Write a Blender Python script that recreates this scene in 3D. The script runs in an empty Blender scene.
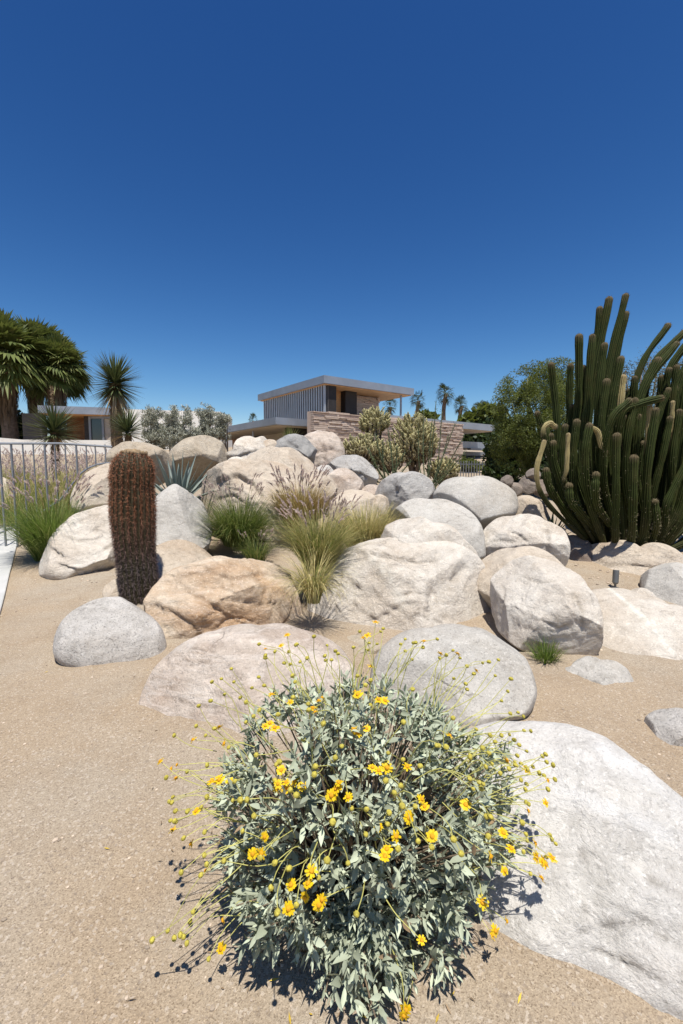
import bpy, math, random
import numpy as np
from mathutils import Vector, Matrix, noise as mn

random.seed(7)
SC = bpy.context.scene
COL = SC.collection
PI = math.pi
R = math.radians

# ------------------------------------------------------------------ camera
FPX = 455.0
PITCH = math.atan(42 / FPX)
EYE = 1.6
W, H = 683, 1024
cam_d = bpy.data.cameras.new('camera')
cam = bpy.data.objects.new('camera', cam_d)
COL.objects.link(cam)
cam.location = (0, 0, EYE)
cam.rotation_euler = (PI / 2 - PITCH, 0, 0)
cam_d.sensor_fit = 'VERTICAL'
cam_d.sensor_height = 36.0
cam_d.sensor_width = 24.0
cam_d.lens = FPX / H * 36.0
cam_d.clip_start = 0.05
cam_d.clip_end = 5000
SC.camera = cam
CP, SP = math.cos(PITCH), math.sin(PITCH)


def ray(px, py):
    x = (px - W / 2) / FPX
    y = (H / 2 - py) / FPX
    return Vector((x, CP + y * SP, -SP + y * CP))


def P(px, py, Y):
    d = ray(px, py)
    t = Y / d.y
    return Vector((d.x * t, Y, EYE + d.z * t))


def sstep(a, b, x):
    t = min(1.0, max(0.0, (x - a) / (b - a)))
    return t * t * (3 - 2 * t)


def ground(x, y):
    yy = min(y, 46.0)
    s = 0.1 * (yy - 4.5)
    h = 0.5 * (s + math.sqrt(s * s + 0.0016)) if y < 46 else 4.15 + 0.0 * y
    h -= 0.5 * 0.0016 / 0.45 * 0
    dx, dy = (x + 0.3) / 3.2, (y - 11.5) / 3.0
    h += 1.0 * math.exp(-dx * dx - dy * dy)
    near = 1 - sstep(14, 30, math.hypot(x, y))
    if near > 0:
        h += near * (0.022 * mn.noise((x * 0.9, y * 0.9, 3.1)) + 0.010 * mn.noise((x * 3.1, y * 3.1, 7.7)))
    return h


def G(px, py):
    d = ray(px, py)
    t = 0.5
    prev = t
    while t < 200:
        p = Vector((0, 0, EYE)) + d * t
        if p.z < ground(p.x, p.y):
            break
        prev = t
        t *= 1.01
    return Vector((0, 0, EYE)) + d * prev


# ------------------------------------------------------------------ object helpers
GROUPS = {}


def tag(o, label=None, cat=None, group=None, kind=None):
    if label: o['label'] = label
    if cat: o['category'] = cat
    if group: o['group'] = group
    if kind: o['kind'] = kind
    return o


def empty(name, loc, label, cat, group=None, rz=0):
    o = bpy.data.objects.new(name, None)
    o.empty_display_size = 0.1
    COL.objects.link(o)
    o.location = loc
    o.rotation_euler = (0, 0, rz)
    return tag(o, label, cat, group)


class MB:
    def __init__(self):
        self.v = []
        self.f = []
        self.m = []

    def add(self, vs, fs, mi=0):
        b = len(self.v)
        self.v.extend([tuple(p) for p in vs])
        for f in fs:
            self.f.append(tuple(i + b for i in f))
            self.m.append(mi)

    def box(self, c, s, rot=None, mi=0):
        cx, cy, cz = c
        hx, hy, hz = s[0] / 2, s[1] / 2, s[2] / 2
        vs = []
        for z in (-hz, hz):
            for x, y in ((-hx, -hy), (hx, -hy), (hx, hy), (-hx, hy)):
                p = Vector((x, y, z))
                if rot is not None: p = rot @ p
                vs.append((cx + p.x, cy + p.y, cz + p.z))
        self.add(vs, [(3, 2, 1, 0), (4, 5, 6, 7), (0, 1, 5, 4), (1, 2, 6, 5), (2, 3, 7, 6), (3, 0, 4, 7)], mi)

    def prism(self, base, z0, z1, mi=0):
        n = len(base)
        vs = [(x, y, z0) for x, y in base] + [(x, y, z1) for x, y in base]
        fs = [tuple(range(n - 1, -1, -1)), tuple(range(n, 2 * n))]
        for i in range(n):
            j = (i + 1) % n
            fs.append((i, j, n + j, n + i))
        self.add(vs, fs, mi)

    def tube(self, pts, rad, sides=8, rib=0.0, ribs=0, mi=0, cap=True):
        pts = [Vector(p) for p in pts]
        n = len(pts)
        rads = rad if isinstance(rad, (list, tuple)) else [rad] * n
        t0 = (pts[1] - pts[0]).normalized()
        a = Vector((0, 0, 1)) if abs(t0.z) < 0.9 else Vector((1, 0, 0))
        u = t0.cross(a).normalized()
        vs = []
        for i in range(n):
            if i == 0: t = pts[1] - pts[0]
            elif i == n - 1: t = pts[-1] - pts[-2]
            else: t = pts[i + 1] - pts[i - 1]
            if t.length < 1e-9: t = t0.copy()
            t.normalize()
            u = (u - t * u.dot(t))
            if u.length < 1e-6: u = t.orthogonal()
            u.normalize()
            w = t.cross(u)
            for k in range(sides):
                an = 2 * PI * k / sides
                r = rads[i]
                if ribs:
                    r *= 1 - rib * (0.5 - 0.5 * math.cos(an * ribs)) 
                vs.append(pts[i] + u * (r * math.cos(an)) + w * (r * math.sin(an)))
        fs = []
        for i in range(n - 1):
            for k in range(sides):
                k2 = (k + 1) % sides
                fs.append((i * sides + k, i * sides + k2, (i + 1) * sides + k2, (i + 1) * sides + k))
        if cap:
            fs.append(tuple(range(sides - 1, -1, -1)))
            fs.append(tuple((n - 1) * sides + k for k in range(sides)))
        self.add(vs, fs, mi)

    def strip(self, pts, widths, side, mi=0):
        """ribbon along pts, half width list, side vector"""
        vs = []
        n = len(pts)
        for p, w in zip(pts, widths):
            vs.append(p - side * w)
            vs.append(p + side * w)
        fs = [(2 * i, 2 * i + 1, 2 * i + 3, 2 * i + 2) for i in range(n - 1)]
        self.add(vs, fs, mi)

    def build(self, name, mats, parent=None, origin=None, smooth=False):
        me = bpy.data.meshes.new(name)
        v = self.v
        if origin is None and parent is not None: origin = PLOC[parent]
        if origin is not None:
            ox, oy, oz = origin
            v = [(a - ox, b - oy, c - oz) for a, b, c in v]
        me.from_pydata(v, [], self.f)
        if not isinstance(mats, (list, tuple)): mats = [mats]
        for m in mats: me.materials.append(m)
        if len(mats) > 1: me.polygons.foreach_set('material_index', self.m)
        if smooth: me.polygons.foreach_set('use_smooth', [True] * len(self.f))
        me.update()
        o = bpy.data.objects.new(name, me)
        COL.objects.link(o)
        if parent is not None: 
            o.parent = parent
            PLOC[o] = PLOC[parent]
        elif origin is not None:
            o.location = origin
            PLOC[o] = origin
        else: PLOC[o] = (0, 0, 0)
        return o


PLOC = {}


def thing(name, loc, label, cat, group=None):
    o = empty(name, loc, label, cat, group)
    PLOC[o] = tuple(loc)
    return o


# ------------------------------------------------------------------ materials
class NT:
    def __init__(self, name):
        self.mat = bpy.data.materials.new(name)
        self.mat.use_nodes = True
        self.t = self.mat.node_tree
        self.t.nodes.clear()
        self.out = self.n('ShaderNodeOutputMaterial')

    def n(self, typ, **kw):
        nd = self.t.nodes.new(typ)
        for k, v in kw.items():
            if k in nd.inputs.keys() and not hasattr(nd, k): nd.inputs[k].default_value = v
            else: setattr(nd, k, v)
        return nd

    def l(self, a, b): self.t.links.new(a, b)

    def coord(self, kind='Object', rand=True):
        tc = self.n('ShaderNodeTexCoord')
        if not rand: return tc.outputs[kind]
        oi = self.n('ShaderNodeObjectInfo')
        mul = self.n('ShaderNodeVectorMath', operation='MULTIPLY_ADD')
        self.l(oi.outputs['Random'], mul.inputs[0])
        mul.inputs[1].default_value = (37, 53, 71)
        self.l(tc.outputs[kind], mul.inputs[2])
        return mul.outputs[0]

    def noise(self, co, scale, detail=6, rough=0.55, dist=0.0):
        nd = self.n('ShaderNodeTexNoise')
        nd.inputs['Scale'].default_value = scale
        nd.inputs['Detail'].default_value = detail
        nd.inputs['Roughness'].default_value = rough
        nd.inputs['Distortion'].default_value = dist
        self.l(co, nd.inputs['Vector'])
        return nd.outputs['Fac']

    def voro(self, co, scale, out='Distance', feature='F1'):
        nd = self.n('ShaderNodeTexVoronoi')
        nd.feature = feature
        nd.inputs['Scale'].default_value = scale
        self.l(co, nd.inputs['Vector'])
        return nd.outputs[out]

    def ramp(self, fac, stops):
        nd = self.n('ShaderNodeValToRGB')
        el = nd.color_ramp.elements
        while len(el) < len(stops): el.new(0.5)
        for e, (p, c) in zip(el, stops):
            e.position = p
            e.color = (c[0], c[1], c[2], 1) if isinstance(c, (tuple, list)) else (c, c, c, 1)
        self.l(fac, nd.inputs[0])
        return nd.outputs[0]

    def mix(self, fac, a, b, mode='MIX'):
        nd = self.n('ShaderNodeMix', data_type='RGBA', blend_type=mode)
        for s, v in ((nd.inputs[0], fac), (nd.inputs[6], a), (nd.inputs[7], b)):
            if isinstance(v, (int, float)): s.default_value = v
            elif isinstance(v, (tuple, list)): s.default_value = (v[0], v[1], v[2], 1)
            else: self.l(v, s)
        return nd.outputs[2]

    def math(self, op, a, b=None):
        nd = self.n('ShaderNodeMath', operation=op)
        for s, v in ((nd.inputs[0], a), (nd.inputs[1], b)):
            if v is None: continue
            if isinstance(v, (int, float)): s.default_value = v
            else: self.l(v, s)
        return nd.outputs[0]

    def bump(self, h, strength=0.5, dist=0.02, normal=None):
        nd = self.n('ShaderNodeBump')
        nd.inputs['Strength'].default_value = strength
        nd.inputs['Distance'].default_value = dist
        self.l(h, nd.inputs['Height'])
        if normal is not None: self.l(normal, nd.inputs['Normal'])
        return nd.outputs[0]

    def surf(self, color, rough=0.8, normal=None, spec=0.3, metal=0.0, transl=None, tfac=0.25):
        b = self.n('ShaderNodeBsdfPrincipled')
        for s, v in ((b.inputs['Base Color'], color), (b.inputs['Roughness'], rough)):
            if isinstance(v, (int, float)): s.default_value = v
            elif isinstance(v, (tuple, list)): s.default_value = (v[0], v[1], v[2], 1)
            else: self.l(v, s)
        b.inputs['Specular IOR Level'].default_value = spec
        b.inputs['Metallic'].default_value = metal
        if normal is not None: self.l(normal, b.inputs['Normal'])
        res = b.outputs[0]
        if transl is not None:
            t = self.n('ShaderNodeBsdfTranslucent')
            if isinstance(transl, (tuple, list)): t.inputs[0].default_value = (*transl, 1)
            else: self.l(transl, t.inputs[0])
            mx = self.n('ShaderNodeMixShader')
            mx.inputs[0].default_value = tfac
            self.l(res, mx.inputs[1]); self.l(t.outputs[0], mx.inputs[2])
            res = mx.outputs[0]
        self.l(res, self.out.inputs[0])
        return self.mat


def rock_mat(name, light, mid, stain, speck=(0.12, 0.11, 0.10), stain_amt=0.5, speck_amt=0.35, vein=0.0, streak=0.25, bump=1.0, fleck=0.5):
    m = NT(name)
    co = m.coord()
    n1 = m.noise(co, 2.3, 8, 0.6, 0.4)
    n2 = m.noise(co, 1.1, 5, 0.55, 0.8)
    c = m.mix(m.ramp(n1, [(0.38, 0), (0.62, 1)]), mid, light)
    c = m.mix(m.math('MULTIPLY', m.ramp(n2, [(0.48, 0), (0.66, 1)]), stain_amt), c, stain)
    # banding along one direction, softly warped
    mp = m.n('ShaderNodeMapping')
    mp.inputs['Rotation'].default_value = (0.5, 0.35, 0.2)
    mp.inputs['Scale'].default_value = (1.2, 1.5, 7.0)
    m.l(co, mp.inputs[0])
    ns = m.noise(mp.outputs[0], 1.6, 7, 0.6, 1.2)
    c = m.mix(m.math('MULTIPLY', m.ramp(ns, [(0.5, 0), (0.72, 1)]), streak), c, tuple(0.55 * x for x in mid))
    if vein:
        nv = m.noise(mp.outputs[0], 0.8, 4, 0.5, 2.0)
        vv = m.ramp(m.math('ABSOLUTE', m.math('SUBTRACT', nv, 0.5)), [(0.0, 1), (0.035, 0)])
        c = m.mix(m.math('MULTIPLY', vv, vein), c, (0.85, 0.80, 0.74))
    av = m.n('ShaderNodeAttribute'); av.attribute_name = 'vein'
    c = m.mix(m.math('MULTIPLY', av.outputs['Fac'], 0.8), c, tuple(min(0.8, x * 1.35) for x in light))
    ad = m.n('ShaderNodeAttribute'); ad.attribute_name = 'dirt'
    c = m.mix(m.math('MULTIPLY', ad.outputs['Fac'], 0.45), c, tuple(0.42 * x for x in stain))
    mp2 = m.n('ShaderNodeMapping')
    mp2.inputs['Rotation'].default_value = (0.9, 0.25, 0.6)
    mp2.inputs['Scale'].default_value = (9, 6, 34)
    m.l(co, mp2.inputs[0])
    fl = m.noise(mp2.outputs[0], 1.0, 4, 0.65, 0.6)
    flm = m.ramp(m.noise(co, 1.9, 4, 0.6), [(0.42, 0), (0.62, 1)])
    c = m.mix(m.math('MULTIPLY', m.math('MULTIPLY', m.ramp(fl, [(0.58, 0), (0.68, 1)]), flm), fleck), c, tuple(0.36 * x for x in mid))
    mo = m.noise(co, 14, 6, 0.7)
    c = m.mix(0.55, c, m.mix(1.0, c, m.ramp(mo, [(0.3, (0.72, 0.70, 0.67)), (0.5, (1, 1, 1)), (0.7, (1.14, 1.14, 1.14))]), 'MULTIPLY'))
    sp = m.noise(co, 75, 3, 0.7)
    c = m.mix(m.math('MULTIPLY', m.ramp(sp, [(0.55, 0), (0.66, 1)]), speck_amt), c, speck)
    sp2 = m.noise(co, 55, 2, 0.6)
    c = m.mix(m.math('MULTIPLY', m.ramp(sp2, [(0.58, 0), (0.68, 1)]), 0.55), c, tuple(min(0.85, x * 1.25) for x in light))
    # cracks
    wv = m.n('ShaderNodeVectorMath', operation='MULTIPLY_ADD')
    nz = m.n('ShaderNodeTexNoise'); nz.inputs['Scale'].default_value = 1.6; nz.inputs['Detail'].default_value = 5
    m.l(co, nz.inputs['Vector'])
    m.l(nz.outputs['Color'], wv.inputs[0]); wv.inputs[1].default_value = (0.9, 0.9, 0.9); m.l(co, wv.inputs[2])
    ed = m.voro(wv.outputs[0], 1.0, 'Distance', 'DISTANCE_TO_EDGE')
    msk = m.ramp(m.noise(co, 1.7, 3, 0.5), [(0.56, 0), (0.66, 1)])
    crack = m.math('MULTIPLY', m.ramp(ed, [(0.0, 1), (0.012, 0)]), msk)
    c = m.mix(m.math('MULTIPLY', crack, 0.35), c, (0.13, 0.10, 0.08))
    b1 = m.bump(m.noise(co, 9, 9, 0.72, 0.5), 0.75 * bump, 0.06)
    b1 = m.bump(fl, 0.35 * bump, 0.02, b1)
    b2 = m.bump(m.noise(co, 110, 4, 0.7), 0.45 * bump, 0.008, b1)
    b3 = m.bump(m.math('MULTIPLY', crack, -1.0), 0.5, 0.015, b2)
    return m.surf(c, 0.9, b3, 0.15)


def simple(name, color, rough=0.7, var=0.25, scale=6.0, spec=0.3, metal=0.0, bump=0.0, island=False, transl=None, tfac=0.25, hue=None):
    m = NT(name)
    if island:
        g = m.n('ShaderNodeNewGeometry')
        f = g.outputs['Random Per Island']
    else:
        f = m.noise(m.coord(), scale, 6, 0.6)
    hi = hue if hue else tuple(min(1, c * (1 + var)) for c in color)
    lo = tuple(c * (1 - var) for c in color)
    c = m.ramp(f, [(0.0, lo), (0.5, color), (1.0, hi)]) if island else m.ramp(f, [(0.3, lo), (0.5, color), (0.7, hi)])
    nrm = None
    if bump:
        nrm = m.bump(m.noise(m.coord(), scale * 5, 5, 0.65), bump, 0.02)
    return m.surf(c, rough, nrm, spec, metal, None if transl is None else transl, tfac)


# ------------------------------------------------------------------ boulders
_ico = {}


def ico(sub):
    if sub in _ico: return _ico[sub]
    import bmesh
    bm = bmesh.new()
    bmesh.ops.create_icosphere(bm, subdivisions=sub, radius=1)
    vs = np.array([v.co[:] for v in bm.verts])
    fs = [tuple(v.index for v in f.verts) for f in bm.faces]
    bm.free()
    _ico[sub] = (vs, fs)
    return _ico[sub]


BASES = []


def boulder(outline, mat, label, Y=None, D=None, seed=0, flat=0.8, rough=0.05, facets=5, sub=5, ext=0.12, k=0.8, name='boulder', crack=0.5, lean=0.42, fit=False,
            group='boulders of the desert rock garden', planes=(), cuts=(), veins=()):
    rnd = random.Random(seed * 31 + 5)
    pts = [Vector((x, y)) for x, y in outline]
    cx = (min(p.x for p in pts) + max(p.x for p in pts)) / 2
    cy = (min(p.y for p in pts) + max(p.y for p in pts)) / 2
    by = max(p.y for p in pts)
    bx = sum(p.x for p in pts if p.y > by - 6) / max(1, len([p for p in pts if p.y > by - 6]))
    wpx = max(p.x for p in pts) - min(p.x for p in pts)
    hpx = by - min(p.y for p in pts)
    if Y is None:
        Yg = G(min(max(bx, -200), 900), by).y
        if D is None: D = 0.42 * math.sqrt(wpx * hpx) / FPX * Yg
        Y = Yg + k * D
    if D is None: D = 0.42 * math.sqrt(wpx * hpx) / FPX * Y
    e = Vector((0, 0, EYE))

    def frame(Y):
        C = P(cx, cy, Y)
        f = (C - e).normalized()
        r = f.cross(Vector((0, 0, 1))).normalized()
        u = r.cross(f)
        dist = (C - e).dot(f)
        th, rr = [], []
        for p in pts:
            py = p.y
            if py > cy: py = cy + (py - cy) * (1 + ext)
            d = ray(p.x, py)
            q = e + d * (dist / d.dot(f)) - C
            th.append(math.atan2(q.dot(u), q.dot(r)))
            rr.append(math.hypot(q.dot(u), q.dot(r)))
        o = np.argsort(th)
        th = np.array(th)[o]; rr = np.array(rr)[o]
        Rg = np.interp(tg, th, rr, period=2 * PI)
        ext_r = np.concatenate([Rg[-49:-1], Rg, Rg[1:49]])
        return C, f, r, u, np.convolve(ext_r, ker, 'same')[48:48 + 361]

    tg = np.linspace(-PI, PI, 361)
    ker = np.exp(-0.5 * (np.arange(-24, 25) / 2.4) ** 2); ker /= ker.sum()

    def section(vs, Rs, D):
        a, b, w = vs[:, 0], vs[:, 1], vs[:, 2]
        rho = np.sqrt(a * a + b * b)
        ang = np.arctan2(b, a)
        RR = np.interp(ang, tg, Rs) * (1.075 if facets > 3 else 1.03)
        rho2 = np.sin(np.minimum(1.0, rho) * PI / 2) ** 0.75 * 0.45 + rho * 0.55
        A = np.cos(ang) * rho2 * RR
        B = np.sin(ang) * rho2 * RR
        Wd = np.sign(w) * np.abs(w) ** flat * D
        return A, B, np.where(w > 0, Wd, Wd * 1.25), w, rho

    if fit:
        vs3 = ico(3)[0]
        lo_, hi_ = Y * 0.75, Y * 1.3
        for it in range(11):
            Yc = (lo_ + hi_) / 2
            C, f, r, u, Rs = frame(Yc)
            A, B, Wd, w, rho = section(vs3, Rs, D * Yc / Y)
            Wd = Wd - lean * B
            best = -1
            for q in range(len(vs3)):
                if B[q] > 0: continue
                p = C + r * A[q] + u * B[q] - f * Wd[q]
                if p.z > ground(p.x, p.y):
                    v = p - e
                    dep = v.y * CP - v.z * SP
                    best = max(best, H / 2 - FPX * (v.y * SP + v.z * CP) / dep)
            if best < by: hi_ = Yc
            else: lo_ = Yc
        D *= Yc / Y
        Y = Yc
    if fit:
        for (x0, y0), (x1, y1) in zip(outline, outline[1:] + outline[:1]):
            if y0 > cy and y1 > cy:
                for q in range(int(abs(x1 - x0) / 9) + 1):
                    t_ = rnd.random()
                    BASES.append((x0 + (x1 - x0) * t_, y0 + (y1 - y0) * t_))
    C, f, r, u, Rs = frame(Y)
    Rmean = Rs.mean()
    vs, fs = ico(sub)
    A, B, Wd, w, rho = section(vs, Rs, D)
    # broken flat faces: hard planar cuts in the boulder's own normalised space
    Q = np.stack([A / Rmean, B / Rmean, Wd / D], axis=1)
    for i in range(facets * 2 + 1):
        az = rnd.uniform(0, 2 * PI)
        nz = rnd.uniform(0.0, 0.95)
        nn_ = np.array([math.cos(az) * math.sqrt(1 - nz * nz), math.sin(az) * math.sqrt(1 - nz * nz), nz])
        sup = np.quantile(Q @ nn_, 0.999)
        off = sup * (rnd.uniform(0.87, 0.97) if nz < 0.3 else rnd.uniform(0.60, 0.88))
        sd_ = Q @ nn_ - off
        Q = Q - np.maximum(0, sd_)[:, None] * nn_[None, :]
    A, B, Wd = Q[:, 0] * Rmean, Q[:, 1] * Rmean, Q[:, 2] * D
    for (nx, ny, nz, off) in planes:
        s = (A * nx / Rmean + B * ny / Rmean + Wd * nz / D) - off
        Wd = Wd - np.maximum(0, s) * D / max(nz, 0.3) * np.where(w > -0.1, 1, 0) * 0.95
    Wd = Wd - lean * B
    pos = np.empty((len(vs), 3))
    for i in range(3):
        pos[:, i] = A * r[i] + B * u[i] - Wd * f[i]
    nn = np.stack([A / Rmean, B / Rmean, Wd / D], axis=1)
    nn[:, 2] = (Wd + lean * B) / D
    nrm = np.empty_like(pos)
    for i in range(3):
        nrm[:, i] = nn[:, 0] * r[i] + (nn[:, 1] + 0 * nn[:, 2]) * u[i] - nn[:, 2] * f[i]
    nrm = nrm / np.maximum(1e-6, np.linalg.norm(nrm, axis=1))[:, None]
    S = Rmean
    sx = Vector((seed * 13.7, seed * 7.1, seed * 3.3))
    edge = 1 - 0.55 * np.clip(rho - 0.75, 0, 0.25) / 0.25
    # cracking planes
    cr = []
    for i in range(3):
        n = Vector((rnd.gauss(0, 1), rnd.gauss(0, 1), rnd.gauss(0, 1))).normalized()
        cr.append((n, rnd.uniform(-0.4, 0.4) * S))
    disp = np.empty(len(vs))
    for i in range(len(vs)):
        p = Vector(pos[i])
        q = p / S + sx
        d = mn.fractal(q * 2.3, 0.85, 2.1, 6) * rough * 0.85
        rd = 1 - abs(mn.noise(q * 2.2 + Vector((5, 5, 5)))) * 2
        d -= max(0, rd - 0.8) * rough * crack * 2.0
        wob = mn.noise(q * 1.3) * 0.25 + mn.noise(q * 4.0) * 0.06
        for n, off in cr[:2]:
            s = (p.dot(n) - off) / S + wob
            if abs(s) < 0.05:
                d -= (1 - abs(s) / 0.05) * rough * 0.55 * crack * max(0, mn.noise(q * 1.1 + n * 3) + 0.35)
            # ledges: one side of each plane steps inwards
            d -= rough * 0.35 * crack * (1 if s > 0 else 0) if abs(s) > 0.012 else rough * 0.35 * crack * (s + 0.012) / 0.024
        if crack > 0.35:
            dd, pp = mn.voronoi(q * 1.7 + Vector((wob, wob, wob)) * 0.6)
            hsh = math.sin(pp[0].x * 127.1 + pp[0].y * 311.7 + pp[0].z * 74.7) * 43758.5453
            hsh -= math.floor(hsh)
            ed = min(1.0, (dd[1] - dd[0]) / 0.10)
            d += rough * crack * (0.5 * (hsh - 0.6) * ed - 0.10 * (1 - ed))
        disp[i] = d
    disp += 0.35 * rough * crack
    pos = pos + nrm * (disp * S * edge)[:, None]
    # traced cracks, ledges and light veins, carved where the rock has them
    vein = np.zeros(len(vs))
    dirt = np.zeros(len(vs))
    if cuts or veins:
        Cv, rv, uv, fv = (np.array(q[:]) for q in (C, r, u, f))
        ww = pos + Cv - np.array(e[:])
        dep = ww[:, 1] * CP - ww[:, 2] * SP
        X = W / 2 + FPX * ww[:, 0] / dep
        Yp = H / 2 - FPX * (ww[:, 1] * SP + ww[:, 2] * CP) / dep
        jit = np.array([mn.noise(Vector(p) * 14 / S + sx) + 0.6 * mn.noise(Vector(p) * 34 / S + sx) for p in pos])
        front = np.clip((w + 0.15) / 0.3, 0, 1)

        def pdist(line):
            best = np.full(len(vs), 1e9); sg = np.zeros(len(vs)); al = np.zeros(len(vs))
            nseg = len(line) - 1
            for i in range(nseg):
                (x0, y0), (x1, y1) = line[i], line[i + 1]
                L2 = (x1 - x0) ** 2 + (y1 - y0) ** 2
                t = np.clip(((X - x0) * (x1 - x0) + (Yp - y0) * (y1 - y0)) / L2, 0, 1)
                dx, dy = X - x0 - t * (x1 - x0), Yp - y0 - t * (y1 - y0)
                d = np.hypot(dx, dy)
                m_ = d < best
                best = np.where(m_, d, best)
                sg = np.where(m_, np.sign((x1 - x0) * dy - (y1 - y0) * dx), sg)
                al = np.where(m_, (i + t) / nseg, al)
            return best, sg, al
        pxw = (dist0 := np.linalg.norm(np.array((C - e)[:]))) / FPX
        for line, wd, dp, step, reach in cuts:
            wd *= 0.62; dp *= 0.75; step *= 0.55; reach *= 0.8
            d, sg, al = pdist(line)
            d = np.maximum(0, d + jit * wd * 0.9)
            fade = np.sin(np.pi * np.clip(al, 0.03, 0.97)) ** 0.5 * front
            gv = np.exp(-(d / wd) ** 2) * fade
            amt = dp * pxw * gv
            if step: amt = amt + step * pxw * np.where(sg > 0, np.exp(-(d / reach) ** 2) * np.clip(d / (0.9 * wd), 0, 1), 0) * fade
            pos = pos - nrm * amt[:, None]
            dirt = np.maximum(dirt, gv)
        for line, wd, st in veins:
            d, sg, al = pdist(line)
            vein = np.maximum(vein, st * np.exp(-((d + jit * wd) / wd) ** 2) * front * np.clip(1 + jit, 0, 1))
    me = bpy.data.meshes.new(name)
    me.from_pydata(pos.tolist(), [], fs)
    for nm_, ar in (('vein', vein), ('dirt', dirt)):
        at_ = me.attributes.new(nm_, 'FLOAT', 'POINT')
        at_.data.foreach_set('value', ar.astype(np.float32))
    me.materials.append(mat)
    me.polygons.foreach_set('use_smooth', [True] * len(fs))
    me.update()
    ob = bpy.data.objects.new(name, me)
    ob.location = C
    COL.objects.link(ob)
    tag(ob, label, 'boulder' if name == 'boulder' else 'rock', group)
    return ob


M = {}
M['rk_white'] = rock_mat('pale granite', (0.65, 0.60, 0.525), (0.555, 0.49, 0.41), (0.42, 0.33, 0.235), stain_amt=0.35, speck_amt=0.25, streak=0.18)
M['rk_bright'] = rock_mat(bump=0.95, name='bright white granite', light=(0.68, 0.65, 0.605), mid=(0.59, 0.56, 0.51), stain=(0.46, 0.40, 0.33), stain_amt=0.25, speck_amt=0.3, streak=0.3)
M['rk_cream'] = rock_mat('cream granite', (0.57, 0.495, 0.40), (0.49, 0.41, 0.32), (0.39, 0.28, 0.185), stain_amt=0.5, speck_amt=0.2, streak=0.2)
M['rk_grey'] = rock_mat('speckled grey granite', (0.54, 0.51, 0.47), (0.44, 0.41, 0.37), (0.40, 0.33, 0.26), stain_amt=0.3, speck_amt=0.75, streak=0.12)
M['rk_dark'] = rock_mat('blue grey stone', (0.34, 0.33, 0.31), (0.25, 0.245, 0.235), (0.3, 0.25, 0.2), stain_amt=0.3, speck_amt=0.4, streak=0.3)
M['rk_orange'] = rock_mat('rust stained granite', (0.62, 0.52, 0.40), (0.51, 0.37, 0.245), (0.42, 0.25, 0.13), stain_amt=0.7, speck_amt=0.2, streak=0.35, vein=0.12)
M['rk_pink'] = rock_mat('pinkish banded granite', (0.575, 0.50, 0.425), (0.47, 0.39, 0.32), (0.40, 0.29, 0.215), stain_amt=0.45, speck_amt=0.35, vein=0.22, streak=0.3)
M['rk_gold'] = rock_mat('buff sandstone boulder', (0.46, 0.40, 0.315), (0.40, 0.335, 0.25), (0.35, 0.26, 0.17), stain_amt=0.4, speck_amt=0.25, streak=0.12)
M['rk_brown'] = rock_mat('brown grey rubble', (0.27, 0.23, 0.19), (0.2, 0.165, 0.14), (0.2, 0.13, 0.09), stain_amt=0.5, speck_amt=0.4)


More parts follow.
